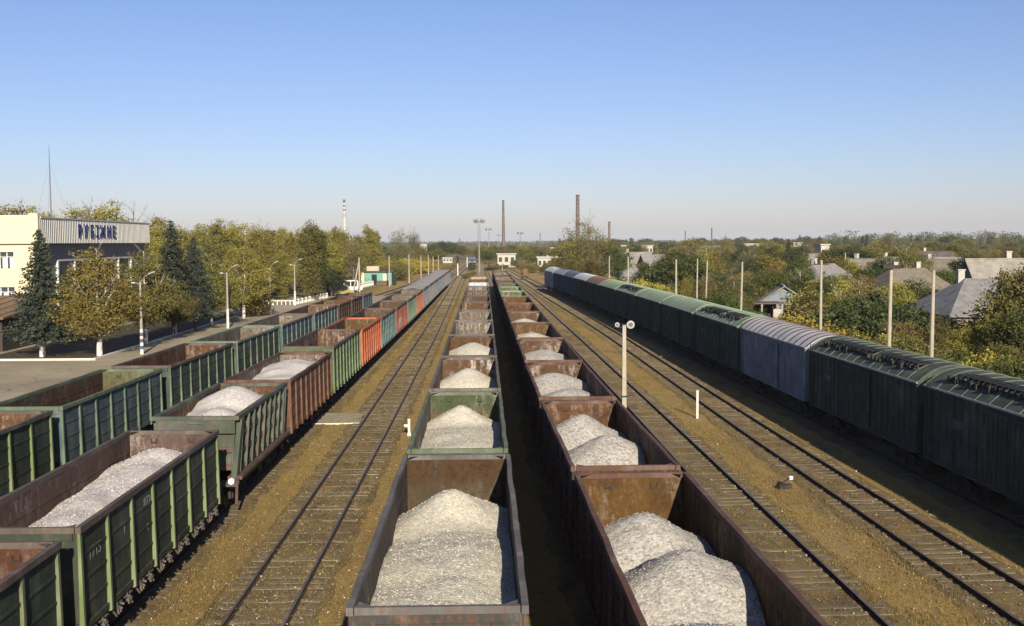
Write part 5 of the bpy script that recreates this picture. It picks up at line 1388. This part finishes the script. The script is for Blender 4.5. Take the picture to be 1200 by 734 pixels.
pole(826, 305, 390, 124, 'thin leaning concrete pole, right of a close pair', GP, .03, .10)
pole(736, 301, 380, 155, 'concrete pole behind the bright green roofed boxcar', GP, .0, .12, 'bar')
pole(761.5, 303, 380, 185, 'short looking concrete pole farther off among the shrubs', GP, .0, .12)
pole(714, 300, 380, 180, 'thin pole at the right foot of the biggest half bare tree', GP, .0, .11)
pole(990, 296, 340, 190, 'short white pole top against the large russet tree', GP, .0, .12)
for px, top, Y, d in [(456.4, 299.7, 250, 'nearest pole of the line along the curved track'), (479.6, 298.5, 267, 'second pole of the line along the curved track'), (493.6, 299.5, 297, 'third pole of the line along the curved track'), (502.3, 299, 335, 'fourth pole along the curved track, one of a close cluster'), (507.8, 300.5, 346, 'fifth pole along the curved track, in the close cluster'), (514, 299, 361, 'last pole of the close cluster along the curved track')]:
    pole(px, top, 340, Y, 'slim concrete pole, '+d, 'concrete poles along the curved track', 0, .15, 'bar')
p = at_y(421.5, 341, 222); top = at_y(421.3, 302, 222)
t = thing('braced_pole', 'concrete pole with a slanting brace, beside the parked white van', 'pole', (p.x, 222, 0))
mb = MB(); mb.tube([(0, 0, -.1), (-.05, 0, top.z)], [.2, .13], 8); mb.build('shaft', CONC, t)
mb = MB(); mb.tube([(-1.3, 0, -.1), (-.1, 0, top.z-.9)], [.17, .13], 8); mb.build('brace', CONC, t)
pole(320.5, 303, 335, 230, 'short white pole in front of the autumn wood, behind the balustrade', 'pole in front of the autumn wood', 0, .14)
pole(694.5/1.0, 318, 335, 340, 'thin pole seen between the white hut and the far boxcars', 'thin far poles', 0, .1) if False else None
pole(588.5, 303, 321, 345, 'slim pole at the far end of the rust brown row', 'slim pole at the far end of the yard', 0, .11)

# signals, floodlight towers, lamps in the yard
def signal(px, Y, top, label, head=True):
    p = at_y(px, 320, Y); z = at_y(px, top, Y).z
    t = thing('signal_mast', label, 'railway signal', (p.x, Y, 0))
    mb = MB(); mb.tube([(0, 0, -.1), (0, 0, z-(2.0 if head else 0))], .16, 8); mb.build('pole', plain('signal_grey', (.55, .54, .5)), t)
    if head:
        mb = MB(); mb.box(-.42, .42, -.1, .12, z-2.6, z); mb.build('head', DARK, t)
        for k in range(3):
            mb = MB(); mb.tube([(0, -.1, z-.5-k*.7), (0, -.35, z-.5-k*.7)], [.2, .22], 10); mb.build('lens_hood', DARK, t)
signal(536.5, 325, 300, 'railway signal with dark head on a white mast at the far track end')
signal(547.5, 430, 301.5, 'plain white mast beside the dark locomotive front', False)
def locomotive():
    p = on_z(553.5, 311.5); t = thing('locomotive', 'dark blue locomotive front standing far off between the masts', 'locomotive', (p.x, p.y, RAILZ))
    DB = plain('loco_blue', (.02, .022, .045), .5); mb = MB()
    mb.prism([(-1.5, .9), (1.5, .9), (1.5, 3.4), (1.1, 3.95), (-1.1, 3.95), (-1.5, 3.4)], 0, 14); mb.build('body', DB, t)
    mb = MB(); mb.box(-1.25, -.1, -.03, -.002, 2.5, 3.3); mb.box(.1, 1.25, -.03, -.002, 2.5, 3.3); mb.build('window', plain('loco_glass', (.10, .11, .13), .2), t)
    mb = MB(); mb.box(-1.5, 1.5, -.04, -.001, 1.0, 1.5); mb.build('buffer_beam', plain('loco_grey', (.12, .12, .13)), t)
    for x in (-1.1, 1.1): mb = MB(); mb.tube([(x, 0, 1.7), (x, -.12, 1.7)], .16, 8); mb.build('headlight', plain('lamp_glass', (0, 0, 0)), t)
    for y in (2.5, 11.5): link('bogie', cached('bogie', bogie_mesh), t, (0, y, 0))
locomotive()
def flood_tower(px, Y, top, label, H=None, wide=1.0, heads=6, r=.32):
    p = at_y(px, 320, Y); z = at_y(px, top, Y).z
    t = thing('floodlight_tower', label, 'floodlight tower', (p.x, Y, 0), 0, 'floodlight towers over the yard'); GM = plain('tower_grey', (.10, .10, .11), .7)
    zl = 10.0*min(1, z/17)
    mb = MB(); mb.tube([(0, 0, -.2), (0, 0, zl)], [r*.95, r*.6], 8); mb.build('shaft', plain('tower_concrete', (.20, .185, .16)), t)
    mb = MB(); w0, w1 = .75*wide, .42*wide
    for sx in (-1, 1):
        for sy in (-1, 1): mb.bar((sx*w0*.6, sy*w0*.6, zl-2), (sx*w1*.6, sy*w1*.6, z-.8), .09)
    n = 8
    for k in range(n):
        za, zb_ = zl-2+(z-.8-zl+2)*k/n, zl-2+(z-.8-zl+2)*(k+1)/n
        for s in (-1, 1):
            mb.bar((-w1*.62, s*w1*.62, za), (w1*.62, s*w1*.62, zb_), .05); mb.bar((s*w1*.62, -w1*.62, za), (s*w1*.62, w1*.62, zb_), .05)
    mb.build('lattice', GM, t)
    mb = MB(); mb.box(-1.3*wide, 1.3*wide, -.8*wide, .8*wide, z-.8, z-.68)
    for s in (-1, 1): mb.bar((-1.3*wide, s*.8*wide, z+.1), (1.3*wide, s*.8*wide, z+.1), .05); mb.bar((s*1.3*wide, -.8*wide, z+.1), (s*1.3*wide, .8*wide, z+.1), .05)
    mb.build('gantry', GM, t)
    for k in range(heads):
        a = 2*pi*k/heads; q = Vector((1.3*wide*cos(a), .8*wide*sin(a), z-.45)); mb = MB(); d = Vector((cos(a), sin(a), -.5)).normalized()
        mb.tube([q, q+d*.7], [.4, .62], 10); mb.build('floodlight', plain('floodlight_grey', (.18, .18, .2), .5), t)
flood_tower(561.7, 358, 257, 'nearest floodlight tower, a concrete mast with lattice top above the far yard')
flood_tower(573, 620, 267.5, 'second floodlight tower, just right of the nearest one', heads=5)
flood_tower(584.6, 880, 275, 'smallest floodlight tower, beside the tall left chimney', heads=4)
flood_tower(610, 640, 272, 'floodlight tower between the two tall chimneys', heads=5)
# yard lamp with two round heads
def yard_lamp():
    X, Y = 6.95, 54.7; t = thing('yard_lamp', 'concrete yard lamp post with two round white lamp heads, beside the rust brown wagons', 'lamp post', (X, Y, 0)); z = at_y(731, 381, Y).z
    mb = MB(); mb.hexa([(-.12, -.12, -.1), (.12, -.12, -.1), (.12, .12, -.1), (-.12, .12, -.1), (-.085, -.08, z), (.085, -.08, z), (.085, .08, z), (-.085, .08, z)]); mb.build('post', CONC, t)
    mb = MB(); mb.bar((-.5, 0, z-.12), (.5, 0, z-.12), .05); mb.box(-.13, .13, -.11, .11, z+.002, z+.05); mb.build('bracket', DARK, t)
    LW = plain('lamp_enamel', (.27, .27, .265), .4, var=.08); LG_ = plain('lamp_inner', (.10, .10, .11), .2, spec=.5)
    for cx, rr, dy in ((.30, .20, -1), (-.36, .12, -1)):
        mb = MB(); mb.tube([(cx, .16, z+.02), (cx, .10, z+.02), (cx, -.05, z+.02), (cx, -.16, z+.02), (cx, -.165, z+.02)], [rr*.35, rr*.6, rr*.9, rr, rr*.86], 18); h = mb.build('lamp_head', LW, t)
        mb = MB(); mb.tube([(cx, -.10, z+.02), (cx, -.172, z+.02)], [rr*.6, rr*.55], 16); mb.build('lens', LG_, h)
    mb = MB(); mb.box(-.115, .115, -.11, .11, 2.2, 2.28); mb.build('strap', DARK, t)
yard_lamp()
# small track side markers
def marker(px, py, h, label, r=.055, cross=False):
    p = on_z(px, py); t = thing('marker_post', label, 'marker post', (p.x, p.y, 0))
    mb = MB(); mb.box(-r, r, -r, r, -.05, h); mb.box(-r*1.2, r*1.2, -r*1.2, r*1.2, h+.001, h+.06); mb.build('post', WHITE, t)
    if cross: mb = MB(); mb.box(-.26, .02, -.035, .035, h-.35, h-.22); mb.box(-.09, .09, -.09, .09, -.05, .12); mb.build('plate', WHITE, t)
    return p
marker(817, 490, 1.5, 'white square marker post standing alone between the two empty right hand tracks', .06)
marker(479.5, 510, .78, 'short white marker post beside the second wagon of the middle row', .06, True)
p = on_z(919, 572); t = thing('switch_lever', 'small switch lever with a white tipped weight on the brown ground at right', 'switch lever', (p.x, p.y, 0), .4)
mb = MB(); mb.box(-.3, .3, -.1, .1, -.03, .14); mb.tube([(0, .1, .1), (.0, .16, .1)], .13, 10); mb.build('base', DARK, t)
mb = MB(); mb.bar((-.2, 0, .15), (.3, 0, .42), .05); mb.build('lever', DARK, t)
mb = MB(); mb.box(.24, .38, -.06, .06, .32, .45); mb.build('weight', plain('lever_white', (.8, .8, .76)), t)
for nm, px, py, lb in [('junction_box', 893, 448, '')]: pass

# ------------------------------------------------------------------ chimneys and masts on the horizon
BRICK = plain('chimney_brick', (.125, .094, .078), .9, var=.2, scale=.08)
def chimney(px, Y, top, w0, w1, label, bands=0, mat=None):
    p = at_y(px, 285, Y); z = at_y(px, top, Y).z; t = thing('chimney', label, 'chimney', (p.x, Y, 0)); a = w1*Y/FPX/2; b = w0*Y/FPX/2
    mb = MB(); mb.tube([(0, 0, -.5), (0, 0, z)], [b, a], 14); mb.build('shaft', mat or BRICK, t)
    mb = MB(); mb.tube([(0, 0, z+.002), (0, 0, z+.9)], [a*1.15, a*1.12], 14); mb.tube([(0, 0, z-3.2), (0, 0, z-2.5)], [a*1.1, a*1.1], 14); mb.build('crown_ring', plain('soot', (.05, .045, .042)), t)
    for k in range(bands):
        zz = z*(.86-.2*k); mb = MB(); f = zz/z; rr = b+(a-b)*f; mb.tube([(0, 0, zz), (0, 0, zz+.5)], rr*1.05, 14); mb.build('band', plain('soot', (0, 0, 0)), t)
chimney(590, 900, 236, 4.3, 2.4, 'tall slim brown chimney on the horizon left of the biggest bare tree', 2)
chimney(677, 800, 230, 5.6, 4.0, 'tall brick chimney rising right behind the biggest bare tree', 2)
chimney(714, 1000, 261, 3.4, 2.6, 'short chimney right of the biggest bare tree', 0)
chimney(803, 1100, 272, 1.6, 1.2, 'thin faint chimney on the right horizon', 0)
chimney(834, 1050, 268.5, 2.0, 1.5, 'thin dark chimney on the right horizon, taller than its faint neighbour', 0)
def banded_tower():
    Y = 900; p = at_y(404, 285, Y); z = at_y(404, 234, Y).z
    t = thing('banded_tower', 'slim white tower with dark banded top on the left horizon', 'tower', (p.x, Y, 0))
    W_ = plain('tower_white', (.42, .39, .36), .8); R_ = plain('tower_red', (.33, .24, .21), .8); K_ = plain('tower_dark', (.10, .09, .10), .8)
    zs = [0, z-14, z-11.5, z-9, z-7.6, z-5.8, z-4.4, z-2.6, z-1.2, z]; ms = [W_, R_, W_, K_, W_, K_, W_, K_, K_]
    for k in range(len(zs)-1):
        a, b = 1.5-.6*zs[k]/z, 1.5-.6*zs[k+1]/z; mb = MB(); mb.tube([(0, 0, zs[k]), (0, 0, zs[k+1]-.003)], [a, b], 12); mb.build('section', ms[k], t)
banded_tower()
for px, top, Y, lb in [(633, 273, 900, 'thin mast on the horizon left of the biggest bare tree'), (538.5, 279, 900, 'tiny mast over the small far grove'), (968, 276, 1000, 'thin mast over the far right wood'), (1154, 268, 900, 'thin mast in the wood at the right')]:
    p = at_y(px, 285, Y); z = at_y(px, top, Y).z; t = thing('thin_mast', lb, 'mast', (p.x, Y, 0))
    mb = MB(); mb.tube([(0, 0, 0), (0, 0, z)], [.5, .25], 6); mb.build('pole', plain('tower_dark', (0, 0, 0)), t); mb = MB(); mb.box(-1.0, 1.0, -.1, .1, z-2, z-1.6); mb.build('crossarm', plain('tower_dark', (0, 0, 0)), t)

# ------------------------------------------------------------------ houses
def tile(name, c):
    t = NT(name); v = t.coord(); n = t.noise(v, 1.1, 5, .65); wv = t.new('ShaderNodeTexWave'); wv.inputs['Scale'].default_value = 2.6; wv.inputs['Distortion'].default_value = .6; t.to(v, wv.inputs['Vector'])
    k = t.math('ADD', t.math('MULTIPLY', n, .8), t.math('MULTIPLY', wv.outputs['Fac'], .2))
    t.col(t.ramp(k, [(.3, tuple(x*.55 for x in c)), (.5, c), (.72, tuple(x*1.3 for x in c))])); t.bump(wv.outputs['Fac'], .4, .04); return t.m
SLATE = tile('grey_slate', (.20, .19, .18)); SLATEB = tile('brown_slate', (.165, .14, .105)); SLATED = tile('dark_slate', (.09, .075, .07)); SLATEL = tile('pale_slate', (.26, .235, .195))
WALLW = plain('house_white', (.34, .31, .26), .9, var=.12); WALLST = plain('stack_pale', (.36, .33, .29)); WALLD = plain('house_grey', (.17, .155, .14), .9, var=.25); WALLB = plain('house_brick', (.22, .13, .09), .9, var=.3); WALLBL = plain('house_bluegrey', (.16, .18, .20), .9, var=.2)
def house(label, cx, cy, W, D, eave, ridge, rz=0, roof=SLATE, wall=WALLW, hip=0.0, nwin=2, chim=1, name='house', door=True, z=0.0):
    """gable or hip roof; ridge along local x"""
    t = thing(name, label, 'house', (cx, cy, z), rz); a, b = W/2, D/2
    if hip <= 0:
        mb = MB(); mb.box(-a, a, -b, b, 0, eave)
        for s in (-1, 1): x = s*a; mb.tri((x-s*.003, -b, eave), (x-s*.003, b, eave), (x-s*.003, 0, ridge-.1))
    else: mb = MB(); mb.box(-a, a, -b, b, 0, eave)
    mb.build('wall', wall, t)
    o = .45; mb = MB(); zl = eave-.18; rx = a+o-hip*a
    def slab(p):   # p: corner list of a sloping face -> add thickness below
        n = len(p); q = [Vector(v)-Vector((0, 0, .12)) for v in p]; p = [Vector(v) for v in p]; i = len(mb.v)
        mb.v += [tuple(v) for v in p]+[tuple(v) for v in q]; mb.f.append(tuple(range(i, i+n))); mb.f.append(tuple(range(i+2*n-1, i+n-1, -1)))
        for k in range(n): mb.f.append((i+k, i+n+k, i+n+(k+1) % n, i+(k+1) % n))
        mb.m += [0]*(n+2)
    slab([(-a-o, -b-o, zl), (a+o, -b-o, zl), (rx, -.001, ridge), (-rx, -.001, ridge)]); slab([(a+o, b+o, zl), (-a-o, b+o, zl), (-rx, .001, ridge), (rx, .001, ridge)])
    if hip > 0: slab([(a+o, -b-o, zl), (a+o, b+o, zl), (rx+.001, 0, ridge)]); slab([(-a-o, b+o, zl), (-a-o, -b-o, zl), (-rx-.001, 0, ridge)])
    rf = mb.build('roof', roof, t)
    mb = MB(); mb.bar((-rx, 0, ridge+.02), (rx, 0, ridge+.02), .25, .1); mb.build('ridge_cap', roof, rf)
    for k in range(chim):
        x = (-.35+.7*k)*a; mb = MB(); mb.box(x-.3, x+.3, .3, .9, ridge-.8, ridge+.8); mb.box(x-.36, x+.36, .24, .96, ridge+.801, ridge+.92); mb.build('chimney_stack', WALLST, rf)
    for k in range(nwin):
        x = -a+W*(k+.6)/(nwin+.2); mb = MB()
        for q in ((x-.55, x+.55, 2.3, 2.38), (x-.55, x+.55, .92, 1.0), (x-.55, x-.47, 1.0, 2.3), (x+.47, x+.55, 1.0, 2.3), (x-.03, x+.03, 1.0, 2.3)): mb.box(q[0], q[1], -b-.05, -b-.001, q[2]*eave/3.0, q[3]*eave/3.0)
        f = mb.build('window', plain('house_frame', (.22, .20, .17)), t); mb = MB(); mb.box(x-.47, x+.47, -b-.02, -b-.002, 1.0*eave/3, 2.3*eave/3); mb.build('pane', GLASS, f)
    for s in (-1, 1):
        f = None
    if door: mb = MB(); mb.box(-a-.05, -a-.001, -.5, .5, .05, 2.05); mb.build('door', plain('house_door', (.10, .06, .04)), t)
    return t
def P(px, Y): return at_y(px, 300, Y).x
house('grey hip roofed house with dark wall behind the fence, nearest of the houses', P(1150, 103), 103, 9.6, 11.5, 3.35, 6.2, radians(-2), SLATE, WALLD, .78, 3, 1)
house('long pale gable roofed house, grey gable turned left, behind the nearest hip roof', P(1215, 132), 133, 15, 9.5, 3.9, 7.55, radians(-7), SLATEL, WALLBL, 0, 3, 1)
house('low brown hip roofed house left of the near pair of poles', P(1068, 152), 153, 9.5, 9, 3.0, 5.9, radians(6), SLATEB, WALLW, .55, 2, 2)
house('brown hip roofed house with white eaves right of the bare topped pole', P(1103, 195), 196, 8.5, 9, 3.1, 6.4, radians(-10), SLATEB, WALLW, .6, 2, 1)
house('house with a white flat dormer block and red brick wall among the right hand roofs', P(1112, 225), 226, 7, 6, 5.2, 6.2, 0, SLATEL, WALLW, .3, 2, 0)
house('dark roofed house far behind the brown hip roofs', P(1094, 275), 276, 10, 8, 3.2, 6.9, radians(8), SLATED, WALLB, 0, 2, 1)
house('house with a long pale gable end behind the lamp pole', P(1013, 205), 206, 10, 8, 3.1, 6.4, radians(-55), SLATEL, WALLW, 0, 2, 1)
house('small pale roofed house right beside the top of the lamp pole', P(1048, 235), 236, 8, 7, 3.0, 6.2, radians(20), SLATEB, WALLW, .5, 2, 1)
house('long grey roofed house below the russet tree', P(955, 290), 291, 15, 8, 3.2, 6.3, radians(2), SLATE, WALLD, .2, 3, 1)
house('pale grey roofed house with torn slates between the tall slim pole and the dark trees', P(968, 170), 171, 9, 8, 3.1, 6.2, radians(35), SLATE, WALLW, .5, 2, 1)
house('small tin roofed shed house with white verge behind the yellow shrubs', P(921, 130), 131, 4.2, 6, 2.6, 4.6, radians(78), SLATEL, WALLBL, 0, 1, 0)
house('pale gable roofed house half hidden left of the three thin poles', P(742, 330), 330, 11, 9, 3.4, 6.6, radians(-25), SLATEL, WALLW, 0, 2, 1)
house('bluish grey house front right of the pale gable, behind the thin poles', P(765, 300), 300, 6, 7, 3.4, 6.2, radians(10), SLATE, WALLBL, 0, 2, 0)
house('low grey house among shrubs left of the concrete pole', P(697, 250), 250, 10, 7, 2.8, 5.4, radians(5), SLATE, WALLD, .3, 2, 1) if False else None
house('low ruined looking house with grey slate roof behind the far boxcars', P(727, 235), 235, 8, 7, 2.6, 5.0, radians(12), SLATE, WALLD, .4, 2, 1)
# long open carport
def carport():
    t = thing('carport', 'dark open lean-to with pale posts beside the small tin roofed shed', 'shed', (P(903, 124), 124, 0))
    mb = MB(); mb.box(-3.4, 1.6, 0, 3.2, 2.75, 2.9); mb.build('roof', plain('carport_roof', (.10, .065, .05)), t)
    mb = MB(); mb.box(-3.3, 1.5, 3.0, 3.15, 0, 2.745); mb.build('back_wall', plain('carport_wall', (.03, .025, .022)), t)
    for x in (-3.2, -.9, 1.4): mb = MB(); mb.box(x-.1, x+.1, .05, .25, 0, 2.745); mb.build('post', plain('lamp_concrete', (0, 0, 0)), t)
    mb = MB(); mb.box(.4, 1.29, .06, .16, 0, 2.2); mb.build('door', plain('carport_door', (.34, .31, .26)), t)
carport()
# white hut and long pale works buildings at the horizon
def works(label, px0, px1, Y, top, base, wall, name='works_building', cat='building', D=20, nw=8):
    a, b = P(px0, Y), P(px1, Y); h = at_y(px0, top, Y).z; t = thing(name, label, cat, ((a+b)/2, Y, 0)); W = abs(b-a)
    mb = MB(); mb.box(-W/2, W/2, 0, D, 0, h); mb.build('wall', wall, t)
    mb = MB(); mb.box(-W/2-.4, W/2+.4, -.4, D+.4, h+.002, h+.45); mb.build('roof', plain('works_roof', (.33, .31, .28)), t)
    for k in range(nw):
        x = -W/2+W*(k+.5)/nw; mb = MB(); mb.box(x-W/nw*.28, x+W/nw*.28, -.06, -.002, h*.42, h*.78); mb.build('window', GLASS, t)
PALEW = plain('works_pale', (.36, .33, .27), .9, var=.08); WHITEW = plain('works_white', (.37, .345, .28), .9, var=.06)
works('small white hut with dark windows at the far end of the yard', 583, 604, 430, 298.5, 312, WHITEW, 'white_hut', 'hut', 8, 3)
works('low white house farther right of the white hut', 630, 646, 380, 302.5, 310, WHITEW, 'white_house', 'house', 8, 3)
works('long pale works building on the horizon right of the biggest bare tree', 728, 765, 640, 288.5, 300, PALEW, nw=9)
works('pale works block left of the long pale works building', 640, 668, 660, 291, 300, PALEW, nw=5)
works('low pale building at the horizon under the thin dark chimney', 826, 846, 700, 289, 298, PALEW, nw=5)
works('white building on the horizon left of the dark conifer', 872, 898, 620, 286.5, 295, WHITEW, nw=6)
works('small white block right of the dark conifer', 930, 939, 560, 285.5, 296, WHITEW, nw=3)
works('bright white shed roofed block near the large russet tree', 962, 972, 420, 287.5, 293, WHITEW, nw=2, D=8)
works('pale block of flats left of the small far grove', 492, 500, 900, 286.5, 296, PALEW, nw=3)
works('small pale building beyond the close cluster of poles', 519, 530, 520, 303, 309, WHITEW, nw=3, D=8)
# rusty excavator like crane by the far boxcars
p = on_z(617, 329); t = thing('rusty_crane', 'rusty yellow rail crane standing left of the far boxcars', 'crane', (p.x-.3, p.y+6, 0))
t.scale = (.62, .62, .62); YC = plain('crane_yellow', (.12, .06, .025), .6, var=.3); mb = MB(); mb.box(-1.3, 1.3, -2, 2, .9, 1.6); mb.build('chassis', DARK, t)
mb = MB(); mb.box(-1.2, 1.2, -1.2, 1.8, 1.7, 3.6); mb.hexa([(-.2, -1.2, 3.603), (1.2, -1.2, 3.603), (1.2, .3, 3.603), (-.2, .3, 3.603), (0, -1.0, 4.6), (1.1, -1.0, 4.6), (1.1, .2, 4.6), (0, .2, 4.6)]); mb.build('cab', YC, t)
mb = MB(); mb.bar((-.5, -1.3, 2.2), (-2.2, -4, 5.6), .35); mb.bar((-2.2, -4, 5.6), (-2.6, -5.2, 3.0), .2); mb.build('jib', YC, t)
for x in (-.76, .76):
    for y in (-1.3, 1.3): mb = MB(); mb.tube([(x-.07, y, .5), (x+.07, y, .5)], .48, 14); mb.build('wheel', WHEEL, t)

# ------------------------------------------------------------------ fences behind the boxcars
FENC = plain('fence_concrete', (.15, .135, .13), .9, var=.3)
def concrete_fence():
    t = thing('concrete_fence', 'dark weathered concrete panel fence behind the near boxcars at right', 'fence', (0, 0, 0)); r = random.Random(2)
    Y = 40.0; k = 0
    while Y < 92:
        x0, x1 = P_E(Y)+6.2, P_E(Y+2.9)+6.2; h = 2.15+r.uniform(-.08, .08)
        if not (73 < Y < 75.5):
            mb = MB(); mb.hexa([(x0-.04, Y+.1, 0), (x0+.04, Y+.1, 0), (x1+.04, Y+2.8, 0), (x1-.04, Y+2.8, 0), (x0-.04, Y+.1, h), (x0+.04, Y+.1, h), (x1+.04, Y+2.8, h+r.uniform(-.05, .05)), (x1-.04, Y+2.8, h)]); mb.build('panel', FENC, t)
        mb = MB(); mb.box(x0-.09, x0+.09, Y-.09, Y+.09, 0, 2.35); mb.build('post', FENC, t)
        Y += 2.9
concrete_fence()
def plank_fence(x0, y0, x1, y1, h, label):
    t = thing('plank_fence', label, 'fence', (0, 0, 0)); a, b = Vector((x0, y0, 0)), Vector((x1, y1, 0)); d = b-a; L = d.length; n = int(L/2.2); d.normalize(); W_ = plain('old_planks', (.14, .115, .09), .95, var=.4)
    for k in range(n):
        q = a+d*(k*L/n); mb = MB(); r = random.Random(k)
        for j in range(14): s = j*L/n/14; mb.box(s+.01, s+L/n/14-.015, -.015, .015, .08, h+r.uniform(-.08, .05))
        mb.box(0, L/n, .016, .06, .4, .5); mb.box(0, L/n, .016, .06, h-.4, h-.3)
        mb.build('plank_panel', W_, t, (q.x, q.y, 0), (0, 0, atan2(d.y, d.x)))
plank_fence(P(1030, 112), 112, P(1100, 118), 118, 1.7, 'old plank fence in front of the low brown hip roofed house')
plank_fence(P(870, 122), 122, P(895, 126), 126, 1.9, 'dark plank fence left of the open lean-to')
